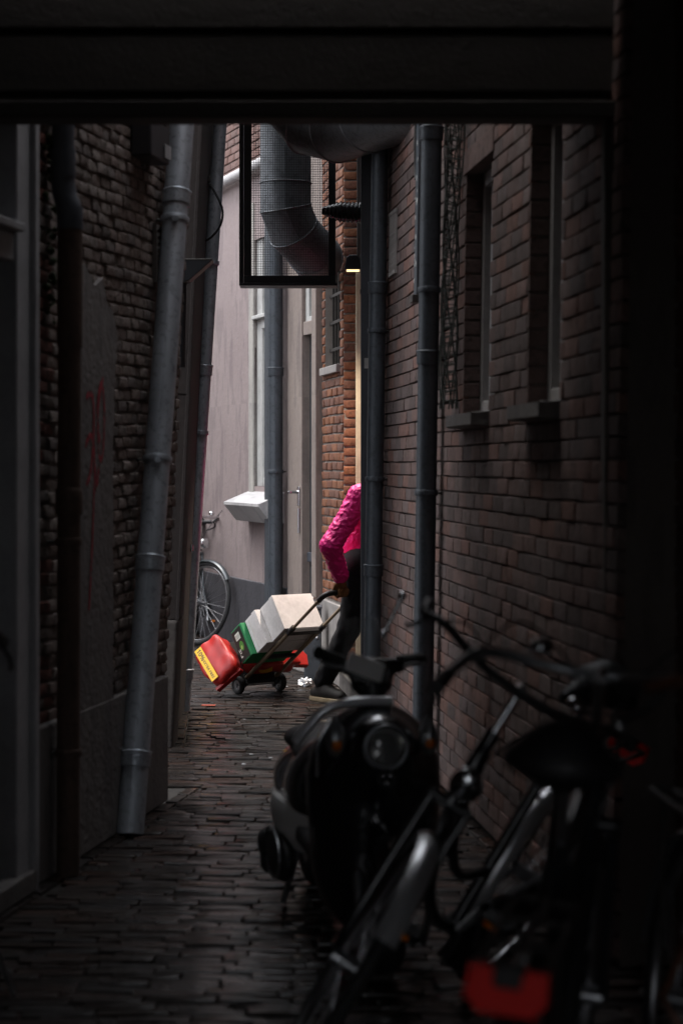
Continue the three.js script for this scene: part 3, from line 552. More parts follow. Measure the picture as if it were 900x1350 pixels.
{ // brick pier with its orange side towards the lamp
  const g = thing('brick_pier', 'orange brown brick pier beside the cream doorpost with a barred niche', 'pier', W(0.01, 0, 13.25));
  const side = new THREE.Group(); side.name = 'side_face'; g.add(side);
  const dx = -0.151, dd = 0.85, Ls = Math.hypot(dx, dd);
  side.position.set(dx, 0, -dd); side.rotation.y = Math.atan2(-dd, -dx);
  const niche = { u0: 0.1, u1: 0.72, y0: 2.18, y1: 3.0 };
  part(side, 'side_body', wallBody(0, Ls, 0.55, 4.2, -0.01, 0.05, [niche]), M.mortarPale);
  part(side, 'niche_back', box(0.0, Ls - 0.06, 2.1, 3.1, -0.2, -0.15), M.upperWall);
  part(side, 'niche_sill', box(0.07, 0.76, 2.13, 2.185, -0.15, 0.03, 0.006), M.stone);
  part(side, 'plinth', box(0, Ls - 0.02, 0, 0.55, -0.05, 0.015, 0.008), M.stone);
  part(side, 'niche_bars', [0, 1, 2, 3].map((i) => box(0.1, 0.72, 2.3 + i * 0.19, 2.32 + i * 0.19, -0.06, -0.04)).concat([0, 1, 2, 3, 4].map((i) => box(0.18 + i * 0.12, 0.195 + i * 0.12, 2.19, 2.99, -0.062, -0.045))), M.darkIron).userData.kind = 'stuff';
  const pierTones = [C(0.25, 0.095, 0.048), C(0.21, 0.082, 0.045), C(0.28, 0.11, 0.05), C(0.19, 0.085, 0.055)];
  const dark = brickSet('sideBrick', 0.2, 0.053, 0.016, 0.005, 0.006, 500, pierTones, { map: T.brick, bumpMap: T.brickBump, bumpScale: 0.004, roughness: 0.85 });
  lay(side, dark, bond(0, Ls, 0.56, 4.2, 0.064, 0.21, 0.009, [niche], rng(501), 0.004), 'brick', 0.02);
  const face = new THREE.Group(); face.name = 'front_face'; g.add(face);
  part(face, 'front_body', box(0.012, 0.13, 0, 4.2, -0.84, -0.01), M.mortarPale);
  part(face, 'core_wall', box(0.13, 2.2, 0, 7, -0.9, -0.1), M.upperWall);
  part(face, 'overhead_wall', box(-0.12, 0.13, 4.2, 7, -0.84, -0.02), M.upperWall);
  const org = brickSet('orangeBrick', 0.2, 0.053, 0.016, 0.005, 0.006, 510, pierTones, { map: T.brick, bumpMap: T.brickBump, bumpScale: 0.004, roughness: 0.85 });
  lay(face, org, bond(0.0, 0.13, 0.02, 4.2, 0.064, 0.21, 0.009, [], rng(511), 0.004), 'brick', 0.02);
}
{
  const g = thing('door_frame', 'cream painted doorpost next to the orange brick pier', 'doorframe', W(0.103, 0, 13.2));
  part(g, 'post', box(-0.008, 0.04, 0, 2.78, -0.13, 0.03, 0.005), M.creamPaint); part(g, 'head_rail', box(-0.008, 0.62, 2.78, 2.84, -0.13, 0.025, 0.005), M.creamPaint); part(g, 'far_post', box(0.58, 0.62, 0, 2.78, -0.13, 0.03, 0.005), M.creamPaint);
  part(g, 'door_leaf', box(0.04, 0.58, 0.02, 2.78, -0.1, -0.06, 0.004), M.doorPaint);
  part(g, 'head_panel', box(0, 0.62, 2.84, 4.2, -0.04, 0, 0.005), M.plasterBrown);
}
{ // recess wall behind the person, closes the entry
  const g = structure('recess_wall', 'plain side wall inside the doorway recess', W(0.75, 0, 12.0));
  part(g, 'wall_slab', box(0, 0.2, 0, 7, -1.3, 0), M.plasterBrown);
}
{ // houses across the open corner, off to the side of the alley and beyond the bend
  const g = structure('far_house_wall', 'pale house wall closing the lane beyond the bend', W(-4.2, 0, 24)); part(g, 'wall_slab', box(-4, 2.6, 0, 7, -0.4, 0), M.plasterBand);
  const l = structure('side_house_wall', 'house wall along the far side of the lane past the bend'); const sl = wallFrame(l, [-3.3, 13.6], [-5.8, 22.5]); part(l, 'wall_slab', box(0, sl, 0, 4.2, -0.4, 0), M.plasterPink); part(l, 'end_wall', box(-0.4, -0.001, 0, 4.2, -5, 0.002), M.plasterPink);
}
// ---------------------------------------------------------------- downpipes
function bracketAt(g, p, dir, r, toWall, mat) { // a clamp band with two ears and a stay to the wall
  const b = new THREE.Group(); b.name = 'bracket'; g.add(b);
  const q = new THREE.Quaternion().setFromUnitVectors(V(0, 1, 0), dir);
  const ring = lathe([[r + 0.001, -0.014], [r + 0.007, -0.012], [r + 0.007, 0.012], [r + 0.001, 0.014]], 20); ring.applyQuaternion(q).translate(p.x, p.y, p.z);
  const w = toWall.clone().normalize(), side = w.clone().cross(V(0, 1, 0)).normalize();
  const ears = [1, -1].map((s) => { const c = p.clone().addScaledVector(side, s * (r + 0.014)); const e = new THREE.BoxGeometry(0.022, 0.02, 0.026); e.applyQuaternion(new THREE.Quaternion().setFromUnitVectors(V(1, 0, 0), side)); return e.translate(c.x, c.y, c.z); });
  part(b, 'band', [ring, ...ears], mat); part(b, 'stay', rod(p.clone().addScaledVector(w, r), p.clone().addScaledVector(toWall, 1), 0.006, 0.006, 8), M.darkIron);
}
function downpipe(label, a, b, r, mat, opt = {}) {
  const g = thing('downpipe', label, 'downpipe', V(a.x, 0, a.z), opt.group);
  const A = V(0, a.y, 0), B = b.clone().sub(V(a.x, 0, a.z)), dir = B.clone().sub(A).normalize(), L = B.distanceTo(A), at = (t) => A.clone().addScaledVector(dir, t);
  const cuts = [0, ...(opt.joints || []), L];
  for (let i = 0; i < cuts.length - 1; i++) part(g, 'pipe_length', rod(at(cuts[i]), at(cuts[i + 1]), r * (i % 2 ? 1 : 0.985), r * (i % 2 ? 1 : 0.985), 28), mat);
  const q = new THREE.Quaternion().setFromUnitVectors(V(0, 1, 0), dir);
  for (const t of opt.joints || []) { const c = lathe([[r, -0.03], [r + 0.006, -0.028], [r + 0.006, 0.024], [r + 0.009, 0.028], [r + 0.009, 0.036], [r, 0.038]], 24); c.applyQuaternion(q); const p = at(t); part(g, 'socket', c.translate(p.x, p.y, p.z), mat); }
  for (const t of opt.brackets || []) bracketAt(g, at(t), dir, r, opt.wall || V(0.08, 0, 0), mat);
  return g;
}
const nR = V(0.075, 0, 0);
{ // right-hand pair: they lean with their wall
  const sh = (y) => 0.0154 * (y - 1.5);
  downpipe('slate grey downpipe between the net and the vent grille on the brick wall', W(0.398 + sh(0), 0, 9.24), W(0.398 + sh(4.2), 4.2, 9.24), 0.049, M.slatePaint, { joints: [2.0, 3.05], brackets: [1.37, 2.32], wall: nR });
  downpipe('dark grey downpipe at the brick corner in front of the person', W(0.19 + sh(0), 0, 11.17), W(0.19 + sh(4.4), 4.4, 11.17), 0.048, M.slatePaint, { joints: [0.9, 2.5], brackets: [1.42, 2.26], wall: nR });
}
{
  const g = thing('cable_trunking', 'tall flat dark steel trunking beside the corner downpipe', 'trunking', W(0.132, 0, 11.5));
  part(g, 'casing', box(-0.02, 0.08, 0.02, 4.4, -0.06, 0.06, 0.004), M.greyPvc); part(g, 'seam_strip', box(-0.024, -0.0205, 2.5, 2.52, -0.06, 0.06), M.darkIron); part(g, 'white_sticker', box(0.0, 0.03, 2.06, 2.12, 0.0605, 0.0615), M.whitePaint);
}
{ // flat conduit with old paint drips
  const g = thing('flat_conduit', 'narrow flat metal conduit with white paint spatter on the brick wall', 'conduit'); g.position.copy(rightGroup.position); g.rotation.copy(rightGroup.rotation);
  const u = (12 - 9.98) / 0.9943; part(g, 'strip', box(u - 0.045, u + 0.045, 2.36, 4, 0.006, 0.03, 0.004), M.slatePaint); part(g, 'end_cap', box(u - 0.06, u + 0.05, 2.32, 2.36, 0.004, 0.05, 0.004), M.darkIron);
  const r = rng(66); for (let i = 0; i < 16; i++) { const y = 2.4 + r() * 0.75, x = u + (r() - 0.5) * 0.07; part(g, 'paint_spatter', ball(V(x, y, 0.0305), 0.006 + r() * 0.008, 1, 1.3, 0.12, 8), M.whitePaint); }
  part(g, 'side_cable', tubeGeo([V(u - 0.12, 4, 0.02), V(u - 0.12, 3.0, 0.02), V(u - 0.1, 2.96, 0.02)], 0.008, 16, 6), M.darkIron);
}
{ // left: leaning zinc pipe
  downpipe('thick leaning galvanised downpipe on the rough brick wall', W(-0.857, 0, 8.017), W(-0.714 + 0.05, 3.02 + 1.1, 8.842 + 0.3), 0.056, M.zinc, { joints: [0.3, 1.12, 2.78], brackets: [0.32, 1.58, 2.68], wall: V(-0.09, 0, 0.01) });
  downpipe('thin dark iron downpipe leaning past the parked bicycle', W(-0.965, 0, 12.05), W(-0.715, 4.0, 12.05), 0.042, M.zinc, { joints: [0.22, 2.08], brackets: [1.7, 2.74], wall: V(-0.09, 0, 0.02) });
}
{
  const g = thing('drainpipe', 'drainpipe of grey plastic above and rusty iron below on the left brick wall', 'downpipe', W(-0.998, 0, 7.204));
  g.userData.label = 'drainpipe of grey plastic above and rusty iron below beside the plaster patch';
  part(g, 'plastic_pipe', rod(V(-0.018, 2.6, 0), V(-0.01, 4.2, 0), 0.041, 0.041, 28), M.greyPvc);
  part(g, 'plastic_elbow', [tubeGeo([V(-0.018, 2.62, 0), V(-0.018, 2.54, 0), V(-0.01, 2.48, 0.0), V(0.004, 2.44, 0), V(0.008, 2.37, 0)], 0.044, 24, 24), lathe([[0.041, -0.05], [0.047, -0.05], [0.047, 0.05], [0.041, 0.05]]).translate(-0.018, 2.6, 0), lathe([[0.04, -0.04], [0.048, -0.04], [0.048, 0.04], [0.04, 0.04]]).translate(0.008, 2.4, 0)], M.greyPvc);
  part(g, 'iron_pipe', rod(V(0.0, 0, 0), V(0.008, 2.37, 0), 0.042, 0.042, 28), M.rustIron);
  part(g, 'iron_socket', rod(V(0.0075, 1.93, 0), V(0.008, 2.368, 0), 0.046, 0.046, 28), M.rustIron);
  part(g, 'lower_socket', lathe([[0.042, -0.04], [0.05, -0.04], [0.05, 0.04], [0.042, 0.06]]).translate(0.004, 1.36, 0), M.rustIron);
  for (const y of [1.22, 0.45]) bracketAt(g, V(0.002, y, 0), V(0, 1, 0), 0.042, V(-0.08, 0, 0.01), M.rustIron);
}
{
  const p = plAt(5.36, 0, 0.1);
  downpipe('round slate downpipe on the pink plastered house', V(p.x, 0, p.z), V(p.x, 4.6, p.z), 0.055, M.slatePaint, { joints: [2.2], brackets: [1.45, 2.9], wall: V(0.08, 0, 0) });
  const g = thing('utility_channel', 'flat grey channel alongside the round pipe on the plastered house', 'channel'); g.position.copy(plasterGroup.position); g.rotation.copy(plasterGroup.rotation);
  part(g, 'cover', box(5.16, 5.26, 0.1, 4.5, 0.045, 0.13, 0.005), M.slatePaint); part(g, 'stand_off', box(5.2, 5.24, 0.1, 4.5, 0.0255, 0.046), M.darkIron);
  part(g, 'sticker', [box(5.2605, 5.263, 1.9, 1.96, 0.05, 0.1)], M.darkPaint);
}

// ---------------------------------------------------------------- ducts, guard cage, hose, lamp
function ductGeo(pts, r, n = 26) { // mitred sheet-metal duct: straight gores with a flat seam ring at each joint
  const gs = [], rings = [];
  const dirs = pts.slice(1).map((p, i) => p.clone().sub(pts[i]).normalize());
  const up = V(0, 0, 1); let frames = pts.map((p, i) => { const a = dirs[Math.max(0, i - 1)], b = dirs[Math.min(dirs.length - 1, i)]; return { p, t: a.clone().add(b).normalize(), k: 1 / Math.max(0.5, a.clone().add(b).normalize().dot(b)), bend: b.clone().sub(a) }; });
  const ringPts = frames.map((f) => { let x = up.clone().sub(f.t.clone().multiplyScalar(up.dot(f.t))).normalize(), y = f.t.clone().cross(x).normalize(); const bn = f.bend.lengthSq() > 1e-6 ? f.bend.clone().sub(f.t.clone().multiplyScalar(f.bend.dot(f.t))).normalize() : null; const o = []; for (let i = 0; i <= n; i++) { const a = i / n * Math.PI * 2, v = x.clone().multiplyScalar(Math.cos(a)).addScaledVector(y, Math.sin(a)); if (bn) v.addScaledVector(bn, v.dot(bn) * (f.k - 1)); o.push(f.p.clone().addScaledVector(v, r)); } return o; });
  for (let s = 0; s < pts.length - 1; s++) {
    const pos = [], uv = [], idx = [], L = pts[s].distanceTo(pts[s + 1]);
    for (let i = 0; i <= n; i++) { const a = ringPts[s][i], b = ringPts[s + 1][i]; pos.push(a.x, a.y, a.z, b.x, b.y, b.z); uv.push(i / n * r * 6.28, s, i / n * r * 6.28, s + L); }
    for (let i = 0; i < n; i++) { const a = 2 * i; idx.push(a, a + 2, a + 1, a + 1, a + 2, a + 3); }
    const g = new THREE.BufferGeometry(); g.setAttribute('position', new THREE.Float32BufferAttribute(pos, 3)); g.setAttribute('uv', new THREE.Float32BufferAttribute(uv, 2)); g.setIndex(idx); g.computeVertexNormals(); gs.push(g);
    if (s > 0) rings.push(tubeGeo(ringPts[s].slice(0, n), 0.006, n * 2, 5, true));
  }
  return { gs, rings };
}
function duct(name, label, pts, r, mat) {
  const o = pts[0].clone(), g = thing(name, label, 'duct', o), d = ductGeo(pts.map((p) => p.clone().sub(o)), r);
  d.gs.forEach((s) => part(g, 'duct_section', s, mat)); d.rings.forEach((s) => part(g, 'seam', s, mat)); return g;
}
duct('ventilation_duct', 'big dark round duct leaving the brick wall under the lintel', [W(0.5, 3.47, 10.4), W(0.16, 3.46, 11.1), W(-0.02, 3.46, 11.45), W(-0.17, 3.52, 11.6), W(-0.3, 3.69, 11.7), W(-0.36, 3.97, 11.75), W(-0.36, 5.4, 11.75)], 0.2, M.ductDark);
duct('ventilation_duct', 'galvanised duct elbow behind the wire guard', [W(-0.36, 5.4, 12.75), W(-0.36, 3.32, 12.75), W(-0.36, 3.16, 12.75), W(-0.31, 3.02, 12.8), W(-0.2, 2.91, 12.95), W(-0.16, 2.88, 13.15), W(-0.16, 2.88, 13.75)], 0.165, M.duct);
{
  const g = thing('guard_cage', 'black steel frame with wire mesh hanging in front of the duct elbow', 'guard', W(-0.316, 2.617, 12.1));
  const w = 0.28, H = 1.6, b = 0.044;
  part(g, 'frame_bar', box(-w, w, 0, b, -0.02, 0.02, 0.003), M.blackSteel); part(g, 'frame_bar', box(-w, -w + b, b, H, -0.02, 0.02, 0.003), M.blackSteel); part(g, 'frame_bar', box(w - b, w, b, H, -0.02, 0.02, 0.003), M.blackSteel); part(g, 'frame_bar', box(-w, w, H, H + b, -0.02, 0.02, 0.003), M.blackSteel);
  part(g, 'edge_strip', box(-w - 0.03, -w - 0.004, -0.012, H, -0.18, 0.015, 0.003), M.blackSteel); part(g, 'bottom_plate', box(-w - 0.03, w + 0.01, -0.018, -0.002, -0.18, 0.02, 0.003), M.blackSteel);
  part(g, 'side_bar', box(w - 0.035, w + 0.0, 0.35, H, -0.3, -0.03, 0.003), M.blackSteel);
  const wires = []; for (let x = -w + b; x < w - b; x += 0.0145) wires.push(new THREE.BoxGeometry(0.0024, H - b, 0.0024).translate(x, b + (H - b) / 2, 0)); for (let y = b; y < H; y += 0.0145) wires.push(new THREE.BoxGeometry(2 * (w - b), 0.0024, 0.0024).translate(0, y, 0.002));
  part(g, 'wire_mesh', wires, M.wire).userData.kind = 'stuff';
  part(g, 'hanger_arm', [rod(V(w, H - 0.1, -0.03), V(0.56, H - 0.1, 0.1), 0.014), rod(V(w, 1.0, -0.03), V(0.56, 1.0, 0.1), 0.014)], M.blackSteel);
}
{
  const g = thing('corrugated_hose', 'ribbed dark hose with a conical tip beside the corner downpipe', 'hose', W(0.17, 3.03, 12.0));
  const pts = []; for (let i = 0; i <= 60; i++) { const t = i / 60; pts.push([(0.062 + 0.0045 * Math.sin(t * 75)) * (t > 0.62 ? 1 - (t - 0.62) * 1.7 : 1), t * 0.29]); } pts.push([0, 0.29]);
  part(g, 'ribbed_tube', lathe(pts, 24).rotateZ(Math.PI / 2 - 0.06), M.blackGloss); part(g, 'clip', box(-0.02, 0.06, -0.07, 0.07, -0.06, 0.06, 0.01), M.darkIron);
}
{ // wall lamp, lit: its own lens and light
  const g = thing('wall_lamp', 'small black lit lamp on the doorpost by the orange pier', 'lamp', W(0.075, 2.82, 12.9));
  part(g, 'housing', extrude([[-0.05, -0.04], [0.05, -0.04], [0.038, 0.028], [0.02, 0.045], [-0.02, 0.045], [-0.038, 0.028]], 0.1, 0.006).translate(0, 0, -0.05), M.blackSteel);
  part(g, 'arm', [rod(V(0.03, 0, -0.02), V(0.06, 0.02, -0.27), 0.012), rod(V(0.04, 0.02, -0.02), V(0.08, -0.05, -0.02), 0.01)], M.blackSteel);
  const lens = part(g, 'lens', box(-0.042, 0.042, -0.052, -0.045, -0.042, 0.042, 0.002), std('lampGlow', C(1, 0.8, 0.5), { emissive: C(1, 0.72, 0.38), emissiveIntensity: 0.5, roughness: 0.4 }));
  const L = new THREE.SpotLight(C(1, 0.85, 0.7), 6.5, 6, 0.66, 1, 2); L.position.set(0, -0.07, 0.0); L.target.position.set(-0.42, -2.4, 0.3); L.castShadow = true; L.shadow.radius = 2; g.add(L, L.target);
  part(g, 'cable', tubeGeo([V(0.05, 0.04, 0), V(0.07, 0.12, 0.02), V(0.09, 0.3, 0), V(0.1, 0.6, -0.05)], 0.005, 20, 6), M.rubber);
}
{
  const g = thing('hanging_cable', 'black cable looping out from the leaning iron downpipe', 'cable', W(-0.79, 3.0, 11.9));
  part(g, 'cable_loop', tubeGeo([V(-0.02, 0.22, 0), V(0.03, 0.14, 0.02), V(0.075, 0.03, 0.03), V(0.06, -0.06, 0.02), V(-0.0, -0.13, 0.0), V(-0.05, -0.15, -0.04)], 0.007, 30, 7), M.rubber); part(g, 'clip', box(-0.03, 0.0, 0.21, 0.24, -0.02, 0.02, 0.003), M.darkIron);
}
{
  const g = thing('door_catch', 'small chrome catch on the edge of the leaning house', 'catch', W(-0.955, 1.0, 11.85));
  part(g, 'pin', rod(V(-0.02, 0, 0), V(0.06, 0.004, 0), 0.011), M.chrome); part(g, 'head', rod(V(0.055, -0.02, 0), V(0.055, 0.022, 0), 0.012), M.chrome);
}
{
  const g = thing('service_box', 'knee high dark metal cabinet against the pale plinth by the door', 'cabinet', W(-0.2, 0, 13.75));
  part(g, 'body', box(-0.06, 0.06, 0, 0.5, -0.08, 0.06, 0.008), M.slatePaint); part(g, 'lid', box(-0.066, 0.066, 0.5, 0.52, -0.085, 0.066, 0.005), M.greyPvc); part(g, 'knob', [rod(V(0.0, 0.52, 0), V(0, 0.56, 0), 0.012), ball(V(0, 0.565, 0), 0.02)], M.alloy); part(g, 'lock', ball(V(0.03, 0.3, 0.061), 0.01), M.alloy);
}
{
  const g = thing('plastic_bag', 'crumpled white plastic bag lying by the metal cabinet', 'litter', W(-0.245, 0.0, 13.35));
  const r = rng(44), s = new THREE.IcosahedronGeometry(0.043, 3), p = s.attributes.position; const key = new Map(); for (let i = 0; i < p.count; i++) { const k = [p.getX(i), p.getY(i), p.getZ(i)].map((q) => q.toFixed(4)).join(); if (!key.has(k)) key.set(k, 0.55 + r() * 0.7); const f = key.get(k); p.setXYZ(i, p.getX(i) * f * 1.1, Math.max(0.004, (p.getY(i) * f + 0.03) * 0.8), p.getZ(i) * f); } s.computeVertexNormals();
  part(g, 'crumpled_film', s, M.plasticBag);
}
{ const g = thing('paper_scrap', 'flat red scrap of wrapper on the wet paving', 'litter', W(-0.83, 0.006, 12.25)); part(g, 'scrap', extrude([[-0.04, -0.02], [0.045, -0.03], [0.05, 0.02], [-0.035, 0.03]], 0.003, 0).rotateX(-Math.PI / 2), M.litterRed); }
{ const r = rng(19); for (let i = 0; i < 9; i++) { const d = 9.6 + r() * 3.9, x = mix(-0.75, 0.05, r()); const g = thing('paper_speck', 'tiny pale scrap of litter on the wet brick paving', 'litter', W(x, 0.008, d), 'pale specks of litter on the paving'); part(g, 'scrap', extrude([[-0.012, -0.008], [0.014, -0.01], [0.01, 0.01], [-0.01, 0.012]].map(([a, b]) => [a * (0.35 + 0.6 * r()), b * (0.35 + 0.6 * r())]), 0.003, 0).rotateX(-Math.PI / 2), M.plasticBag); } }


{ // unseen overhang added above the passage mouth to shade the near alley
  const g = structure('shade_overhang', 'added unseen overhang that shades the alley near the passage mouth', W(0, 3.3, 6.36));
  part(g, 'overhang_slab', box(-1.25, 1.0, 0, 0.25, -0.45, 0), M.passageCeil); part(g, 'overhang_wall', box(-1.25, 1.0, 0.25, 5, -0.45, -0.25), M.upperWall);
}
// ---------------------------------------------------------------- hand truck and its load
const truckO = W(-0.54, 0.062, 12.98);
const thA = 38 * Math.PI / 180, thT = 35 * Math.PI / 180;
const axA = V(Math.cos(thA), 0, -Math.sin(thA)), axH = V(Math.sin(thA), 0, Math.cos(thA));
const axC = axH.clone().multiplyScalar(Math.cos(thT)).add(V(0, Math.sin(thT), 0)), axN = axC.clone().cross(axA).normalize();
const truckQ = new THREE.Quaternion().setFromRotationMatrix(new THREE.Matrix4().makeBasis(axA, axN, axC));
const onTruck = (x, n, c) => truckO.clone().addScaledVector(axA, x).addScaledVector(axN, n).addScaledVector(axC, c);
{
  const g = thing('hand_truck', 'small tilted folding hand truck carrying white boxes', 'trolley', truckO); g.quaternion.copy(truckQ);
  for (const s of [-1, 1]) {
    const w = new THREE.Group(); w.name = 'wheel'; w.position.set(s * 0.168, 0, 0); g.add(w);
    part(w, 'tyre', new THREE.TorusGeometry(0.046, 0.0155, 12, 28).rotateY(Math.PI / 2).scale(1.25, 1, 1), M.rubber);
    part(w, 'rim', [rod(V(-0.012, 0, 0), V(0.012, 0, 0), 0.036, 0.036, 24), rod(V(-0.022, 0, 0), V(0.022, 0, 0), 0.012, 0.012, 14), ...[0, 1, 2, 3, 4].map((i) => ball(V(s * -0.012, 0.024 * Math.cos(i * 1.257), 0.024 * Math.sin(i * 1.257)), 0.007, 0.6, 1, 1, 8)), ...[0, 1, 2, 3, 4].map((i) => ball(V(s * 0.012, 0.024 * Math.cos(i * 1.257), 0.024 * Math.sin(i * 1.257)), 0.007, 0.6, 1, 1, 8))], M.dullSilver);
  }
  part(g, 'axle', rod(V(-0.165, 0, 0), V(0.165, 0, 0), 0.009), M.alloy);
  part(g, 'axle_bracket', [box(-0.135, -0.115, -0.02, 0.05, -0.03, 0.05, 0.004), box(0.115, 0.135, -0.02, 0.05, -0.03, 0.05, 0.004), box(-0.115, 0.115, 0.0, 0.018, -0.02, 0.02, 0.004)], M.blackPlastic);
  part(g, 'toe_plate', box(-0.17, 0.17, 0.0, 0.3, 0.03, 0.045, 0.004), M.blackSteel);
  for (const s of [-1, 1]) { part(g, 'rail', rod(V(s * 0.12, 0.025, 0.03), V(s * 0.12, 0.025, 0.66), 0.014), M.trolleyTube); part(g, 'upper_rail', rod(V(s * 0.12, 0.025, 0.64), V(s * 0.12, 0.025, 1.03), 0.0105), M.trolleyTube); part(g, 'rail_collar', rod(V(s * 0.12, 0.025, 0.62), V(s * 0.12, 0.025, 0.68), 0.018), M.blackPlastic); }
  part(g, 'cross_bar', box(-0.135, 0.135, 0.008, 0.042, 0.6, 0.64, 0.008), M.blackPlastic);
  part(g, 'cross_bar', box(-0.12, 0.12, 0.012, 0.036, 0.3, 0.325, 0.006), M.blackPlastic);
  part(g, 'grip', [tubeGeo([V(-0.12, 0.025, 1.0), V(-0.12, 0.025, 1.04), V(-0.1, 0.025, 1.075), V(0, 0.025, 1.085), V(0.1, 0.025, 1.075), V(0.12, 0.025, 1.04), V(0.12, 0.025, 1.0)], 0.017, 40, 12)], M.trolleyGrip);
}
function loadThing(name, label, cat, x, n, c, group) { const g = thing(name, label, cat, onTruck(x, n, c), group); g.quaternion.copy(truckQ); return g; }
{
  const a = loadThing('cardboard_box', 'white cardboard box on top of the hand truck load', 'box', 0.0, 0.045, 0.475);
  part(a, 'carton', box(-0.155, 0.155, 0, 0.245, 0, 0.15, 0.004), M.cardWhite); part(a, 'lid', box(-0.158, 0.158, -0.002, 0.248, 0.152, 0.162, 0.003), M.cardWhite); part(a, 'lid_edge', box(-0.1575, 0.1575, -0.0015, 0.2475, 0.118, 0.1505, 0.003), M.cardWhite);
  const b = loadThing('cardboard_box', 'wider white cardboard box under the topmost box on the hand truck', 'box', -0.03, 0.045, 0.335);
  part(b, 'carton', box(-0.165, 0.165, 0, 0.24, 0, 0.125, 0.004), M.cardWhite); part(b, 'lid_edge', box(-0.169, 0.169, -0.003, 0.243, 0.09, 0.138, 0.003), M.cardWhite); part(b, 'seam_tape', box(-0.1665, -0.165, 0.02, 0.22, 0.04, 0.046), M.cardSeam);
  const k = loadThing('green_crate', 'dark green produce carton with black printed side under the white boxes', 'crate', -0.065, 0.045, 0.2);
  part(k, 'carton', box(-0.165, 0.165, 0, 0.235, 0, 0.13, 0.004), M.greenCard); part(k, 'black_side', box(-0.1675, -0.1655, 0.008, 0.227, 0.004, 0.112), M.blackCard);
  const cv = document.createElement('canvas'); cv.width = 128; cv.height = 64; const x = cv.getContext('2d'); x.fillStyle = '#0c120d'; x.fillRect(0, 0, 128, 64); x.fillStyle = '#3c7a2a'; x.beginPath(); x.ellipse(52, 36, 22, 15, 0, 0, 7); x.fill(); x.fillStyle = '#8fae5a'; x.beginPath(); x.ellipse(46, 33, 9, 6, 0.4, 0, 7); x.fill(); x.fillStyle = '#c9cfc4'; x.fillRect(84, 14, 30, 34); x.fillStyle = '#56635a'; for (let i = 0; i < 4; i++) x.fillRect(88, 19 + i * 7, 20, 3); x.fillStyle = '#d8d8d0'; for (const [a, b, w, h] of [[8, 6, 5, 14], [8, 6, 14, 4], [26, 8, 4, 12], [33, 6, 12, 4], [33, 16, 12, 4]]) x.fillRect(a, b, w, h);
  const t = new THREE.CanvasTexture(cv); t.colorSpace = THREE.SRGBColorSpace;
  part(k, 'printed_label', new THREE.PlaneGeometry(0.2, 0.1).rotateZ(Math.PI / 2).rotateY(-Math.PI / 2).translate(-0.1685, 0.12, 0.058), std('crateLabel', C(1, 1, 1), { map: t, roughness: 0.6 }));
}
{ // rice sacks: one standing out over the side, one lying across the toe plate
  const pillow = (hx, hy, hz, seed, amp) => netsGeo((p) => { const q = Math.pow(Math.pow(Math.abs(p.x / hx), 5) + Math.pow(Math.abs(p.y / hy), 5) + Math.pow(Math.abs(p.z / hz), 5), 0.2) - 1; const w = Math.sin(p.x * 38 + seed + 9 * p.y) * Math.sin(p.y * 31 - p.z * 17) + 0.6 * Math.sin(p.z * 60 + p.x * 22 + seed); return q * Math.min(hx, hy, hz) + amp * w; }, V(-hx - 0.03, -hy - 0.03, -hz - 0.03), V(hx + 0.03, hy + 0.03, hz + 0.03), 0.008);
  const s = loadThing('rice_sack', 'red plastic sack with a yellow 10% EXTRA FREE strip jutting off the hand truck', 'sack', -0.31, 0.14, 0.085);
  s.quaternion.multiply(new THREE.Quaternion().setFromAxisAngle(V(1, 0, 0), -14 * Math.PI / 180)).multiply(new THREE.Quaternion().setFromAxisAngle(V(0, 1, 0), 30 * Math.PI / 180));
  part(s, 'sack_body', pillow(0.07, 0.155, 0.115, 1, 0.004), M.sackRed); part(s, 'end_seam', [box(-0.02, 0.02, -0.172, -0.15, -0.11, 0.1, 0.003)], M.sackRed);
  const cv = document.createElement('canvas'); cv.width = 256; cv.height = 56; const x = cv.getContext('2d'); x.fillStyle = '#e0b000'; x.fillRect(0, 0, 256, 56); x.fillStyle = '#141006'; x.font = 'bold 44px sans-serif'; x.fillText('10%', 8, 44); x.font = 'bold 26px sans-serif'; x.fillText('EXTRA FREE', 98, 40, 150);
  const t = new THREE.CanvasTexture(cv); t.colorSpace = THREE.SRGBColorSpace;
  const lg = new THREE.PlaneGeometry(0.27, 0.055, 24, 4), p = lg.attributes.position;
  lg.rotateZ(-Math.PI / 2).rotateY(-Math.PI / 2).translate(-0.0755, 0.0, -0.062);
  part(s, 'yellow_strip', lg, std('sackStrip', C(1, 1, 1), { map: t, roughness: 0.4 }), 'yellow strip reading 10% EXTRA FREE');
  const s2 = loadThing('rice_sack', 'red and yellow sack lying across the toe plate under the green carton', 'sack', 0.06, 0.14, 0.125);
  part(s2, 'sack_body', pillow(0.2, 0.115, 0.062, 4, 0.005), M.sackRed);
  const sy = std('sackYellow', C(0.75, 0.42, 0.02), { roughness: 0.4 }); part(s2, 'yellow_print', ball(V(-0.06, -0.108, 0), 0.05, 1.3, 0.18, 0.8), sy); part(s2, 'yellow_end_print', ball(V(0.198, 0, 0), 0.045, 0.12, 1.2, 0.7), sy);
  part(s2, 'folded_end', extrude([[0.0, -0.06], [0.09, -0.07], [0.11, 0.0], [0.07, 0.06], [0.0, 0.06]], 0.03, 0.006).translate(0.18, -0.03, -0.02), M.sackRed);
}
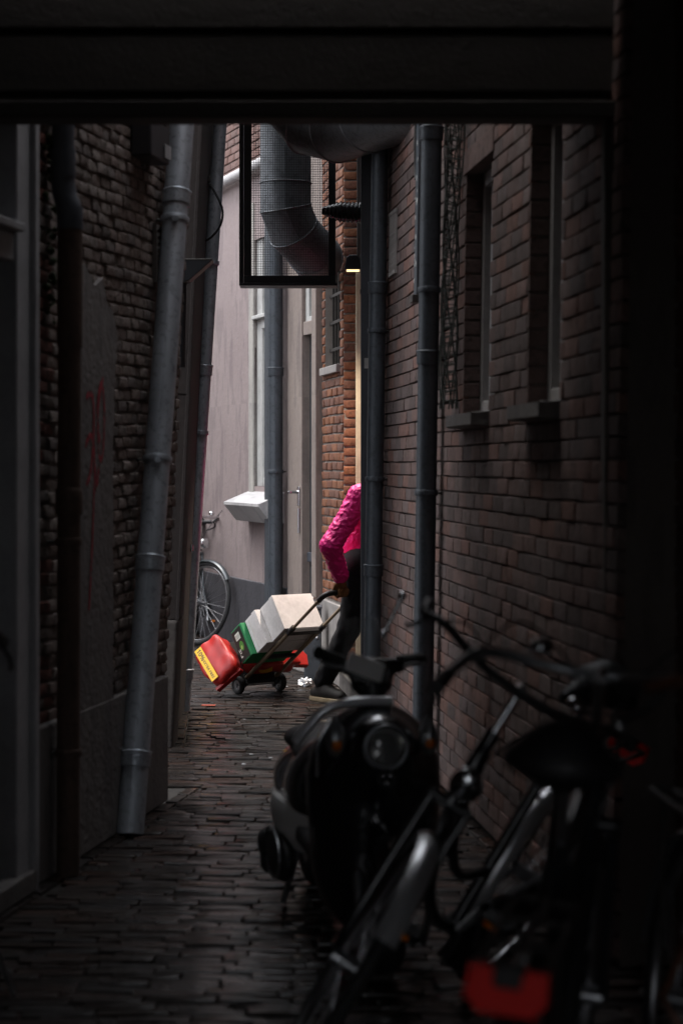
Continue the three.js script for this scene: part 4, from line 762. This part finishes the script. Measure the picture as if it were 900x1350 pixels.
// ---------------------------------------------------------------- the person pulling it
{
  const g = thing('person', 'person in a bright pink shirt and dark trousers pulling the hand truck behind', 'person', W(0.1, 0, 12.45));
  const o = g.position, J = (x, y, d) => W(x, y, d).sub(o);
  const grip = onTruck(-0.0, 0.025, 1.085).sub(o);
  const shR = J(0.115, 1.30, 12.28), shL = J(0.21, 1.31, 12.62), elR = J(-0.066, 1.0, 12.2), wrR = grip.clone().add(V(0.005, 0.075, -0.005)), neck = J(0.2, 1.4, 12.45), head = J(0.27, 1.55, 12.45), chest = J(0.16, 1.2, 12.45), belly = J(0.13, 1.02, 12.46), pel = J(0.13, 0.9, 12.46);
  const hpR = J(0.12, 0.88, 12.38), hpL = J(0.14, 0.88, 12.54), knR = J(0.055, 0.49, 12.42), knL = J(0.36, 0.52, 12.56), anR = J(-0.12, 0.12, 12.52), anL = J(0.36, 0.11, 12.6), elL = J(0.28, 1.04, 12.72), wrL = J(0.42, 0.95, 12.62);
  const toeR = J(-0.02, 0.045, 12.4), toeL = J(0.52, 0.045, 12.58);
  const bodyF = (p) => {
    let d = smin(capsule(p, chest, belly, 0.1, 0.09), capsule(p, belly, pel, 0.09, 0.1), 0.05); d = smin(d, capsule(p, shR, shL, 0.05, 0.05), 0.06); d = smin(d, capsule(p, neck, chest, 0.05, 0.08), 0.04);
    d = smin(d, capsule(p, neck, head, 0.048, 0.05), 0.03); d = smin(d, ellip(p, head.clone().add(V(0.015, 0.01, 0)), V(0.095, 0.115, 0.075)), 0.02); d = smin(d, capsule(p, head.clone().add(V(0.1, -0.005, 0)), head.clone().add(V(0.118, -0.025, 0)), 0.012, 0.014), 0.01); for (const s of [-1, 1]) d = smin(d, ellip(p, head.clone().add(V(-0.01, 0, s * 0.077)), V(0.02, 0.03, 0.009)), 0.006);
    for (const [a, b, c] of [[shR, elR, wrR], [shL, elL, wrL]]) { d = smin(d, capsule(p, a, b, 0.04, 0.033), 0.03); d = smin(d, capsule(p, b, c, 0.033, 0.025), 0.02); }
    for (const [a, b, c] of [[hpR, knR, anR], [hpL, knL, anL]]) { d = smin(d, capsule(p, a, b, 0.065, 0.042), 0.03); d = smin(d, capsule(p, b, c, 0.042, 0.034), 0.02); }
    return d;
  };
  const lo = V(-0.35, 0.02, -0.4), hi = V(0.55, 1.72, 0.4);
  part(g, 'body', netsGeo(bodyF, lo, hi, 0.013), M.skin);
  const wr = (p, f, a) => a * (0.8 * Math.sin(p.x * 96 + 2.6 * Math.sin(p.y * 63 + p.z * 20) + p.y * 48) * Math.sin(p.y * 88 + 2.1 * Math.sin(p.x * 52 + p.z * 34)) + 0.55 * Math.sin(p.y * 160 + 3.2 * Math.sin(p.x * 71 - p.y * 18)) * Math.sin(p.x * 60 + p.z * 75));
  const hem = 0.955;
  part(g, 'shirt', netsGeo((p) => {
    let d = smin(capsule(p, chest, belly, 0.135, 0.125), capsule(p, belly, pel, 0.125, 0.135), 0.05); d = smin(d, capsule(p, shR, shL, 0.075, 0.075), 0.06); d = smin(d, capsule(p, neck, chest, 0.055, 0.1), 0.05);
    const arm = (a, b, c) => { const e = wr(p, 1, 0.0062); return smin(capsule(p, a, b, 0.074, 0.065), capsule(p, b, b.clone().lerp(c, 0.86), 0.064, 0.053), 0.03) + e; };
    d = smin(d + wr(p, 1, 0.003), arm(shR, elR, wrR), 0.03); d = smin(d, arm(shL, elL, wrL), 0.03);
    const torsoOnly = p.x > -0.12 - 0.0 || p.y > hem;                    // the sleeve hangs below the hem
    const cut = (hem + 0.012 * Math.sin(p.x * 40 + p.z * 25)) - p.y;
    const inArm = Math.min(capsule(p, elR, wrR, 0.07, 0.06), capsule(p, elL, wrL, 0.07, 0.06));
    return inArm < 0 ? d : Math.max(d, cut);
  }, V(-0.34, 0.66, -0.4), V(0.5, 1.5, 0.4), 0.0075), M.pinkShirt);
  part(g, 'trousers', netsGeo((p) => {
    let d = smin(capsule(p, belly, pel, 0.105, 0.125), capsule(p, hpR, hpL, 0.105, 0.105), 0.05);
    for (const [a, b, c] of [[hpR, knR, anR], [hpL, knL, anL]]) { const f = 0.004 * Math.sin(p.y * 58 + 2.6 * Math.sin(p.x * 41 + p.z * 33) + p.z * 26) * Math.sin(p.x * 50 + p.y * 21 + 1) * (1 - sstep(0.62, 0.8, p.y)); d = smin(d, smin(capsule(p, a, b, 0.098, 0.073), capsule(p, b, c.clone().lerp(b, 0.04), 0.073, 0.062), 0.03) + f, 0.03); }
    return Math.max(d, p.y - 0.99);
  }, V(-0.35, 0.03, -0.35), V(0.5, 1.02, 0.35), 0.011), M.trousers);
  for (const [an, toe] of [[anR, toeR], [anL, toeL]]) {
    const s = new THREE.Group(); s.name = 'shoe'; g.add(s); const dir = toe.clone().sub(an).setY(0).normalize(), heel = an.clone().addScaledVector(dir, -0.06).setY(0.052), tip = heel.clone().addScaledVector(dir, 0.24).setY(0.045), mid = heel.clone().addScaledVector(dir, 0.12).setY(0.06);
    const bl = V(Math.min(heel.x, tip.x) - 0.09, 0, Math.min(heel.z, tip.z) - 0.09), bh = V(Math.max(heel.x, tip.x) + 0.09, 0.2, Math.max(heel.z, tip.z) + 0.09);
    const f = (p) => { let d = smin(capsule(p, heel, mid, 0.042, 0.046), capsule(p, mid, tip, 0.046, 0.036), 0.02); d = smin(d, capsule(p, an.clone().setY(0.12), mid, 0.045, 0.04), 0.02); return d; };
    part(s, 'upper', netsGeo((p) => Math.max(f(p), 0.03 - p.y, p.y - 0.13), bl, bh, 0.006), M.shoeUpper);
    part(s, 'sole', netsGeo((p) => Math.max(f(V(p.x, Math.max(p.y, 0.045), p.z)) - 0.005, p.y - 0.03, 0.002 - p.y), bl.clone().setY(-0.02), bh, 0.006), M.shoeSole);
    part(s, 'laces', [0.045, 0.07, 0.095].map((t) => { const c = heel.clone().addScaledVector(dir, 0.06 + t).setY(0.105 - t * 0.2), w = dir.clone().cross(V(0, 1, 0)); return rod(c.clone().addScaledVector(w, -0.025), c.clone().addScaledVector(w, 0.025), 0.005, 0.005, 6); }), M.laces);
  }
  // gloved hands: the trailing one closed round the grip, the other loosely curled
  const handF = (wrist, palm, axis, curlC, rad, out) => { // fingers wrap a circle of radius rad about curlC + axis*s
    const fingers = []; const up = out.clone().normalize(), fw = axis.clone().cross(up).normalize();
    [-0.032, -0.011, 0.011, 0.031].forEach((s, i) => { const c = curlC.clone().addScaledVector(axis, s), L = [0.9, 1, 0.97, 0.8][i]; const pt = (a, r) => c.clone().addScaledVector(up, Math.cos(a) * r).addScaledVector(fw, Math.sin(a) * r); const q = [pt(0.15, rad + 0.012), pt(1.2 * L, rad + 0.009), pt(2.35 * L, rad + 0.008), pt(3.4 * L, rad + 0.006)]; for (let k = 0; k < 3; k++) fingers.push([q[k], q[k + 1], 0.0105 - k * 0.001, 0.0097 - k * 0.001]); });
    const tb = palm.clone().addScaledVector(axis, -0.04), tm = curlC.clone().addScaledVector(axis, -0.042).addScaledVector(fw, -rad - 0.012), tt = curlC.clone().addScaledVector(axis, -0.02).addScaledVector(fw, -rad * 0.6).addScaledVector(up, -rad - 0.008);
    return (p) => { let d = capsule(p, wrist, palm, 0.027, 0.03); d = smin(d, Math.min(capsule(p, palm.clone().addScaledVector(axis, -0.025), curlC.clone().addScaledVector(up, rad + 0.012).addScaledVector(axis, -0.026), 0.019, 0.015), capsule(p, palm.clone().addScaledVector(axis, 0.02), curlC.clone().addScaledVector(up, rad + 0.012).addScaledVector(axis, 0.026), 0.019, 0.015), capsule(p, palm, curlC.clone().addScaledVector(up, rad + 0.012), 0.02, 0.015)), 0.012); for (const [a, b, r0, r1] of fingers) d = smin(d, capsule(p, a, b, r0, r1), 0.003); d = smin(d, Math.min(capsule(p, tb, tm, 0.014, 0.012), capsule(p, tm, tt, 0.012, 0.01)), 0.006); return d; };
  };
  const wristTop = elR.clone().lerp(wrR, 0.86), axis = axA.clone();
  const palmR = grip.clone().add(V(0.0, 0.048, 0.005));
  const hb = (c) => [c.clone().addScalar(-0.13), c.clone().addScalar(0.13)];
  part(g, 'glove', netsGeo(handF(wristTop, palmR, axis, grip, 0.018, V(0, 1, 0)), ...hb(grip.clone().add(V(0, 0.04, 0))), 0.0036), M.glove, 'brown work glove gripping the handle');
  const cL = wrL.clone().add(V(0.085, -0.03, 0)), palmL = wrL.clone().add(V(0.045, -0.01, 0));
  part(g, 'glove', netsGeo(handF(elL.clone().lerp(wrL, 0.86), palmL, V(0, 0, 1), cL, 0.022, V(0.2, 1, 0)), ...hb(cL), 0.005), M.glove);
  part(g, 'hair', netsGeo((p) => { const d = ellip(p, head.clone().add(V(0.0, 0.025, 0)), V(0.108, 0.118, 0.088)); const face = (p.x - head.x - 0.045) * 0.9 + (head.y + 0.05 - p.y) * 0.45; return Math.max(d, face, head.y - 0.07 - p.y); }, head.clone().addScalar(-0.16), head.clone().addScalar(0.17), 0.007), M.hair);
  part(g, 'eyes', [-1, 1].map((s) => ball(head.clone().add(V(0.098, 0.015, s * 0.032)), 0.011, 0.7, 0.8, 1)), M.blackGloss); part(g, 'mouth', ball(head.clone().add(V(0.093, -0.055, 0)), 0.016, 0.4, 0.28, 1.2), M.litterRed);
}
// ---------------------------------------------------------------- bicycles
// local z points forwards, y up; front parts turn with the steering
function bicycle(label, pos, yaw, lean, steer, o) {
  const g = thing('bicycle', label, 'bicycle', pos); g.rotation.set(0, yaw, lean, 'YXZ');
  const R = 0.333, tr = 0.018, FM = o.frame, zR = -0.54, zF = 0.56, axY = R + tr;
  const headB = V(0, 0.76, 0.37), headT = V(0, 0.95, 0.3), sAx = headT.clone().sub(headB).normalize();
  const SM = new THREE.Matrix4().makeTranslation(headB.x, headB.y, headB.z).multiply(new THREE.Matrix4().makeRotationAxis(sAx, steer)).multiply(new THREE.Matrix4().makeTranslation(-headB.x, -headB.y, -headB.z));
  const S = (geo) => { (Array.isArray(geo) ? geo : [geo]).forEach((q) => q.applyMatrix4(SM)); return geo; };
  const wheel = (z, front) => {
    const w = new THREE.Group(); w.name = 'wheel'; g.add(w); const m = (q) => { q.rotateY(Math.PI / 2).translate(0, axY, z); if (front) q.applyMatrix4(SM); return q; };
    part(w, 'tyre', m(new THREE.TorusGeometry(R, tr, 10, 56)), M.rubber); part(w, 'rim', m(new THREE.TorusGeometry(R - 0.022, 0.0095, 8, 56)), M.alloy);
    const sp = []; for (let i = 0; i < 28; i++) { const a = i / 28 * Math.PI * 2, b = a + (i % 2 ? 0.5 : -0.5), sx = (i % 4 < 2 ? 0.024 : -0.024); const q = rod(V(0.018 * Math.cos(b), 0.018 * Math.sin(b), sx), V((R - 0.028) * Math.cos(a), (R - 0.028) * Math.sin(a), 0), 0.0014, 0.0014, 4, false); sp.push(m(q)); }
    part(w, 'spokes', sp, M.alloy).userData.kind = 'stuff'; part(w, 'hub', m(rod(V(0, 0, -0.05), V(0, 0, 0.05), 0.022, 0.022, 16)), M.alloy);
    const mg = (a0, a1, rad) => { const pos = [], idx = [], N = 40, K = 6; for (let i = 0; i <= N; i++) { const a = mix(a0, a1, i / N); for (let k = 0; k <= K; k++) { const t = (k / K - 0.5) * 2, x = t * 0.03, rr = rad - 0.018 * t * t; pos.push(rr * Math.cos(a), rr * Math.sin(a), x); } } for (let i = 0; i < N; i++) for (let k = 0; k < K; k++) { const a = i * (K + 1) + k; idx.push(a, a + 1, a + K + 1, a + 1, a + K + 2, a + K + 1); } const q = new THREE.BufferGeometry(); q.setAttribute('position', new THREE.Float32BufferAttribute(pos, 3)); q.setIndex(idx); q.computeVertexNormals(); q.setAttribute('uv', new THREE.Float32BufferAttribute(new Float32Array(pos.length / 3 * 2), 2)); return q; };
    // angle 0 = -z (after the turn), pi/2 = up
    part(g, 'mudguard', m(front ? mg(-0.35, Math.PI * 0.78, R + 0.038) : mg(0.1, Math.PI + 0.2, R + 0.038)), o.guard || FM);
  };
  wheel(zR, false); wheel(zF, true);
  const bb = V(0, 0.29, -0.08), seatT = V(0, 0.84, -0.25), tubes = o.step ? [tubeGeo([headB.clone().add(V(0, 0.02, 0)), V(0, 0.5, 0.24), V(0, 0.36, 0.08), bb], 0.017, 30, 12), tubeGeo([headT.clone().add(V(0, -0.03, 0)), V(0, 0.66, 0.24), V(0, 0.5, 0.08), V(0, 0.46, -0.13)], 0.014, 30, 12)] : [rod(headB.clone().add(V(0, 0.03, 0)), bb, 0.017), rod(headT.clone().add(V(0, -0.04, 0)), seatT.clone().add(V(0, -0.05, 0.01)), 0.015)];
  part(g, 'frame', [rod(headB, headT, 0.02), rod(bb, seatT, 0.016), ...tubes, ...[-1, 1].flatMap((s) => [rod(V(s * 0.03, 0.29, -0.1), V(s * 0.055, axY, zR), 0.009), rod(V(s * 0.018, 0.8, -0.24), V(s * 0.055, axY, zR), 0.0075)]), rod(V(-0.035, 0.29, -0.08), V(0.035, 0.29, -0.08), 0.022)], FM);
  part(g, 'fork', S([rod(V(-0.055, 0.76, 0.37), V(0.055, 0.76, 0.37), 0.017), ...[-1, 1].map((s) => tubeGeo([V(s * 0.05, 0.77, 0.37), V(s * 0.05, 0.55, 0.45), V(s * 0.05, 0.42, 0.51), V(s * 0.05, axY, zF)], 0.0125, 24, 10))]), o.fork || FM);
  part(g, 'stem', S([rod(headT, V(0, 1.07, 0.255), 0.0125), rod(V(0, 1.07, 0.25), V(0, 1.075, 0.31), 0.015)]), M.chrome);
  part(g, 'handlebar', S(tubeGeo([V(-0.29, 1.05, 0.03), V(-0.29, 1.06, 0.12), V(-0.24, 1.1, 0.25), V(-0.1, 1.08, 0.31), V(0, 1.075, 0.31), V(0.1, 1.08, 0.31), V(0.24, 1.1, 0.25), V(0.29, 1.06, 0.12), V(0.29, 1.05, 0.03)], 0.0112, 60, 10)), o.bar || M.chrome);
  for (const s of [-1, 1]) { part(g, 'grip', S(rod(V(s * 0.29, 1.048, 0.0), V(s * 0.29, 1.06, 0.115), 0.017, 0.0155)), M.blackPlastic); part(g, 'brake_lever', S(tubeGeo([V(s * 0.28, 1.06, 0.16), V(s * 0.3, 1.03, 0.16), V(s * 0.31, 1.0, 0.1), V(s * 0.31, 0.985, 0.05)], 0.006, 16, 7)), M.blackPlastic); part(g, 'brake_cable', S(tubeGeo([V(s * 0.27, 1.07, 0.18), V(s * 0.18, 1.16, 0.36), V(s * 0.06, 1.05, 0.42), V(0.01, 0.86, 0.37), V(0.02, 0.7, 0.38)], 0.003, 30, 5)), M.rubber); }
  part(g, 'bell', S(ball(V(0.13, 1.12, 0.29), 0.026, 1, 0.7, 1)), M.chrome);
  part(g, 'saddle', netsGeo((p) => smin(capsule(p, V(0, 1.0, -0.38), V(0, 1.0, -0.1), 0.075, 0.02), ellip(p, V(0, 0.995, -0.37), V(0.105, 0.04, 0.09)), 0.03) + Math.max(0, (0.985 - p.y)) * 0.6, V(-0.14, 0.9, -0.52), V(0.14, 1.1, -0.02), 0.01), M.seatVinyl);
  part(g, 'seat_post', rod(seatT, V(0, 0.98, -0.29), 0.0125), M.alloy);
  const rk = []; for (const s of [-1, 0, 1]) rk.push(rod(V(s * 0.055, 0.755, -0.36), V(s * 0.055, 0.755, -0.84), 0.006)); for (const z of [-0.36, -0.52, -0.68, -0.84]) rk.push(rod(V(-0.06, 0.755, z), V(0.06, 0.755, z), 0.006)); for (const s of [-1, 1]) rk.push(rod(V(s * 0.055, 0.755, -0.7), V(s * 0.06, axY, zR), 0.005)); part(g, 'carrier', rk, M.darkIron);
  if (!o.noRear) { const rl = new THREE.Group(); rl.name = 'rear_light'; g.add(rl); const sh = [[-0.055, 0.03], [-0.058, -0.012], [-0.04, -0.032], [0.04, -0.032], [0.058, -0.012], [0.055, 0.03], [0.028, 0.03], [0.022, 0.0], [-0.022, 0.0], [-0.028, 0.03]]; part(rl, 'lens', extrude(sh, 0.022, 0.004).rotateY(Math.PI).translate(0, 0.735, -0.855), M.redLens); part(rl, 'bracket', box(-0.022, 0.022, 0.735, 0.77, -0.876, -0.845, 0.003), M.blackPlastic); }
  const fl = new THREE.Group(); fl.name = 'front_light'; g.add(fl); part(fl, 'shell', S(lathe([[0, -0.06], [0.02, -0.055], [0.038, -0.02], [0.042, 0.01], [0.0, 0.012]], 20).rotateX(Math.PI / 2).translate(0, 0.85, 0.44)), M.chrome); part(fl, 'lens', S(ball(V(0, 0.85, 0.452), 0.038, 1, 1, 0.25)), M.clearGlass);
  part(g, 'chain_case', o.caseOff ? rod(V(0.045, 0.29, -0.085), V(0.05, 0.29, -0.075), 0.09, 0.09, 28) : extrude([[-0.6, 0.3], [-0.56, 0.4], [-0.1, 0.39], [0.02, 0.34], [0.02, 0.25], [-0.1, 0.19], [-0.56, 0.28]], 0.016, 0.006).rotateY(-Math.PI / 2).translate(0.062, 0, 0), o.caseMat || M.blackPlastic);
  const ca = o.crank ?? 0.6; for (const s of [-1, 1]) { const e = V(s * 0.085, 0.29 + s * 0.165 * Math.sin(ca), -0.08 + s * 0.165 * Math.cos(ca)); part(g, 'crank', rod(V(s * 0.075, 0.29, -0.08), e, 0.011, 0.009), M.alloy); const pd = new THREE.Group(); pd.name = 'pedal'; g.add(pd); part(pd, 'block', box(e.x + s * 0.012 - (s < 0 ? 0.085 : 0), e.x + s * 0.012 + (s > 0 ? 0.085 : 0), e.y - 0.014, e.y + 0.014, e.z - 0.04, e.z + 0.04, 0.004), M.rubber); for (const q of [-1, 1]) part(pd, 'reflector', box(e.x + s * 0.055 - 0.026, e.x + s * 0.055 + 0.026, e.y - 0.009, e.y + 0.009, e.z + q * 0.0425 - 0.002, e.z + q * 0.0425 + 0.002, 0.001), M.amber); }
  part(g, 'kickstand', [rod(V(0.05, 0.3, -0.44), V(0.13, 0.01, -0.5), 0.008), rod(V(-0.05, 0.3, -0.44), V(-0.13, 0.01, -0.5), 0.008)], M.alloy);
  if (o.basket) { const bk = new THREE.Group(); bk.name = 'basket'; g.add(bk); const l = []; for (let k = 0; k < 7; k++) { const y = 0.86 + k * 0.04, w = 0.15 + k * 0.008, dz = 0.11 + k * 0.006; l.push(tubeGeo([V(-w, y, 0.5 - dz + 0.1), V(w, y, 0.5 - dz + 0.1), V(w, y, 0.5 + dz + 0.1), V(-w, y, 0.5 + dz + 0.1)], 0.007, 40, 6, true)); } for (let i = 0; i < 20; i++) { const t = i / 20 * Math.PI * 2, cx = Math.sign(Math.cos(t)) * Math.pow(Math.abs(Math.cos(t)), 0.5), cz = Math.sign(Math.sin(t)) * Math.pow(Math.abs(Math.sin(t)), 0.5); l.push(rod(V(cx * 0.148, 0.86, 0.6 + cz * 0.108), V(cx * 0.196, 1.1, 0.6 + cz * 0.142), 0.006, 0.006, 6)); } part(bk, 'weave', S(l), o.basket).userData.kind = 'stuff'; part(bk, 'base', S(box(-0.15, 0.15, 0.85, 0.862, 0.49, 0.71, 0.004)), o.basket); }
  return g;
}
// parked round the bend, against the plaster
bicycle('dark bicycle with chrome handlebar parked round the bend against the pink plaster', W(-1.23, 0, 16.95), 0.1, 0.02, 0.7, { frame: M.bikeBlack, guard: M.bikeGreen, fork: M.bikeGreen, crank: -0.9 });
// parked in the mouth of the passage
bicycle('black bicycle leaning hard with a silver front mudguard beside the scooter', W(0.14, 0, 5.28), Math.atan2(-0.5, 0.9), -0.47, 0.42, { frame: M.bikeBlack, guard: M.silverTrim, fork: M.bikeBlack, bar: M.blackPlastic, crank: 0.9, step: true });
bicycle('black bicycle with a wide red rear light parked tail outwards', W(0.36, -0.0, 3.75), Math.PI - 0.22, 0.1, 0.0, { frame: M.bikeBlack, bar: M.dullSilver, crank: 0.3 });
bicycle('rusty bicycle squeezed against the passage wall beside the red rear light', W(0.74, 0, 3.7), 0.06, -0.1, 0.2, { frame: M.bikeRust, guard: M.dullSilver, bar: M.bikeRust, crank: 1.2, caseOff: true, noRear: true });
bicycle('black bicycle with amber pedal reflectors leaning on the passage wall', W(-1.03, 0, 5.0), 0.02, 0.07, 0.2, { frame: M.bikeBlack, bar: M.blackPlastic, crank: -0.2 });

// ---------------------------------------------------------------- scooter
{
  const g = thing('scooter', 'glossy black motor scooter with round headlight facing the passage', 'scooter', W(0.12, 0, 5.82)); g.rotation.y = 0.17;
  const B = (f, lo, hi, c = 0.012) => netsGeo(f, lo, hi, c);
  part(g, 'leg_shield', B((p) => { let d = ellip(p, V(0, 0.55, -0.14), V(0.205, 0.235, 0.15)); d = smin(d, ellip(p, V(0, 0.36, -0.13), V(0.195, 0.28, 0.12)), 0.06); d = smin(d, ellip(p, V(0, 0.64, -0.03), V(0.115, 0.12, 0.09)), 0.05); return Math.max(d, -(p.z + 0.2)); }, V(-0.35, 0.1, -0.3), V(0.35, 1.0, 0.15), 0.01), M.blackGloss);
  part(g, 'top_trim', tubeGeo([V(0.05, 0.79, -0.1), V(-0.07, 0.79, -0.1), V(-0.15, 0.77, -0.1), V(-0.21, 0.71, -0.11), V(-0.24, 0.67, -0.12)], 0.015, 30, 8), M.silverTrim);
  part(g, 'side_trim', tubeGeo([V(-0.15, 0.75, -0.03), V(-0.185, 0.68, -0.03), V(-0.19, 0.58, -0.04)], 0.005, 20, 6), M.chrome);
  part(g, 'inner_shield', B((p) => Math.max(ellip(p, V(0, 0.53, -0.2), V(0.19, 0.24, 0.07)), p.z + 0.205), V(-0.3, 0.2, -0.3), V(0.3, 0.9, -0.1)), M.blackPlastic);
  const hl = new THREE.Group(); hl.name = 'headlight'; g.add(hl); const hy = 0.675;
  part(hl, 'bezel', new THREE.TorusGeometry(0.062, 0.007, 10, 40).translate(0, hy, 0.06), M.dullSilver); part(hl, 'dish', lathe([[0.002, -0.04], [0.03, -0.03], [0.052, -0.005], [0.06, 0.02]], 30).rotateX(Math.PI / 2).translate(0, hy, 0.042), M.reflectorDish); part(hl, 'glass', ball(V(0, hy, 0.056), 0.06, 1, 1, 0.4, 26), M.flutedGlass); part(hl, 'bulb', ball(V(0, hy, 0.03), 0.012), M.dullSilver);
  const sl = new THREE.Group(); sl.name = 'lower_lamp'; g.add(sl); part(sl, 'bezel', new THREE.TorusGeometry(0.024, 0.005, 8, 24).translate(0, 0.585, 0.066), M.blackPlastic); for (const [x, y, r] of [[0, 0.572, 0.011], [-0.011, 0.594, 0.009], [0.011, 0.594, 0.009]]) part(sl, 'bead', ball(V(x, y, 0.066), r), M.chrome);
  for (const s of [-1, 1]) { const t = new THREE.Group(); t.name = 'turn_signal'; g.add(t); part(t, 'shell', B((p) => smin(ellip(p, V(s * 0.14, 0.69, -0.0), V(0.03, 0.05, 0.03)), ellip(p, V(s * 0.137, 0.73, -0.012), V(0.012, 0.035, 0.02)), 0.02), V(s * 0.14 - 0.06, 0.6, -0.06), V(s * 0.14 + 0.06, 0.8, 0.06), 0.006), M.dullSilver); part(t, 'amber_lens', ball(V(s * 0.14, 0.682, 0.02), 0.02, 0.85, 1, 0.6), M.amber); }
  const fw = new THREE.Group(); fw.name = 'front_wheel'; g.add(fw); const tyre = (w, z) => { part(w, 'tyre', new THREE.TorusGeometry(0.16, 0.046, 14, 36).rotateY(Math.PI / 2).translate(0, 0.206, z), M.rubber); part(w, 'rim', [rod(V(-0.03, 0.206, z), V(0.03, 0.206, z), 0.12, 0.12, 30), new THREE.TorusGeometry(0.118, 0.012, 8, 30).rotateY(Math.PI / 2).translate(0.03, 0.206, z), new THREE.TorusGeometry(0.118, 0.012, 8, 30).rotateY(Math.PI / 2).translate(-0.03, 0.206, z)], M.dullSilver); }; tyre(fw, 0.0);
  part(g, 'front_fender', B((p) => Math.max(ellip(p, V(0, 0.27, 0.0), V(0.085, 0.19, 0.25)), 0.25 - p.y, -(Math.hypot(p.y - 0.206, p.z) - 0.214)), V(-0.12, 0.2, -0.3), V(0.12, 0.5, 0.3)), M.blackGloss);
  for (const s of [-1, 1]) part(g, 'fork_leg', rod(V(s * 0.072, 0.206, 0), V(s * 0.058, 0.45, -0.09), 0.016), M.dullSilver);
  part(g, 'axle', rod(V(-0.082, 0.206, 0), V(0.082, 0.206, 0), 0.011), M.dullSilver);
  part(g, 'handlebar_cover', B((p) => smin(ellip(p, V(0, 0.84, -0.17), V(0.065, 0.05, 0.05)), capsule(p, V(-0.09, 0.89, -0.18), V(0.09, 0.89, -0.19), 0.024, 0.024), 0.04), V(-0.22, 0.78, -0.3), V(0.22, 0.98, -0.03), 0.009), M.blackGloss);
  part(g, 'steering_column', rod(V(0, 0.7, -0.14), V(0, 0.86, -0.16), 0.04), M.blackPlastic);
  for (const s of [-1, 1]) { part(g, 'grip', rod(V(s * 0.085, 0.9, -0.18), V(s * 0.175, s < 0 ? 0.94 : 0.9, s < 0 ? -0.1 : -0.26), 0.02, 0.02), M.rubber); part(g, 'brake_lever', tubeGeo([V(s * 0.09, 0.89, -0.13), V(s * 0.13, s < 0 ? 0.9 : 0.895, s < 0 ? -0.08 : -0.18), V(s * 0.17, s < 0 ? 0.915 : 0.89, s < 0 ? -0.06 : -0.22)], 0.005, 14, 7), M.dullSilver); }
  const mr = new THREE.Group(); mr.name = 'mirror'; g.add(mr); part(mr, 'rod', [rod(V(0.03, 0.99, -0.13), V(0.085, 1.105, -0.12), 0.007), ball(V(0.03, 0.99, -0.13), 0.012), ball(V(0.085, 1.105, -0.12), 0.014)], M.chrome);
  const ws = new THREE.CylinderGeometry(0.06, 0.085, 0.2, 30, 6, true, -1.1, 2.2); ws.rotateX(-0.3); part(g, 'fly_screen', ws.translate(-0.035, 0.93, -0.14), M.smokeScreen);
  part(g, 'instrument_panel', box(-0.058, 0.058, -0.03, 0.03, -0.006, 0.006, 0.006).rotateX(-0.5).rotateZ(-0.38).translate(-0.045, 0.9, -0.035), M.scooterGrey);
  part(g, 'floorboard', box(-0.15, 0.15, 0.25, 0.31, -0.75, -0.2, 0.02), M.blackPlastic);
  part(g, 'rear_body', B((p) => { let d = smin(ellip(p, V(0, 0.4, -1.08), V(0.17, 0.14, 0.38)), ellip(p, V(0, 0.42, -0.8), V(0.16, 0.18, 0.2)), 0.08); return Math.max(d, 0.22 - p.y); }, V(-0.27, 0.18, -1.6), V(0.27, 0.85, -0.5)), M.blackGloss);
  for (const s of [-1, 1]) { part(g, 'side_panel', B((p) => Math.max(ellip(p, V(0, 0.32, -1.0), V(0.19, 0.2, 0.4)), Math.abs(p.y - 0.29) - 0.085, -(s * p.x - 0.11)), V(s > 0 ? 0.08 : -0.22, 0.16, -1.5), V(s > 0 ? 0.22 : -0.08, 0.45, -0.55), 0.009), M.scooterGrey); part(g, 'exhaust_cover', B((p) => ellip(p, V(s * 0.165, 0.17, -0.98), V(0.042, 0.09, 0.2)), V(s * 0.165 - 0.07, 0.06, -1.3), V(s * 0.165 + 0.07, 0.3, -0.7), 0.01), M.blackPlastic); part(g, 'panel_trim', new THREE.TorusGeometry(0.09, 0.006, 8, 30).rotateY(Math.PI / 2).scale(1, 0.9, 1.9).translate(s * 0.196, 0.18, -0.96), M.dullSilver); part(g, 'stand_leg', rod(V(s * 0.1, 0.28, -0.85), V(s * 0.16, 0.01, -0.95), 0.011), M.dullSilver); }
  part(g, 'seat', B((p) => smin(ellip(p, V(0, 0.52, -0.92), V(0.13, 0.05, 0.24)), ellip(p, V(0, 0.53, -1.2), V(0.12, 0.05, 0.2)), 0.05), V(-0.2, 0.43, -1.5), V(0.2, 0.68, -0.6)), M.seatVinyl);
  const rw = new THREE.Group(); rw.name = 'rear_wheel'; g.add(rw); tyre(rw, -1.25);
  part(g, 'foot_peg', B((p) => smin(capsule(p, V(-0.12, 0.17, -1.1), V(-0.18, 0.19, -1.12), 0.03, 0.042), capsule(p, V(-0.18, 0.19, -1.12), V(-0.19, 0.1, -1.13), 0.04, 0.026), 0.03), V(-0.28, 0.02, -1.25), V(-0.06, 0.3, -1.0)), M.blackPlastic);
}
renderer.render(scene, camera);
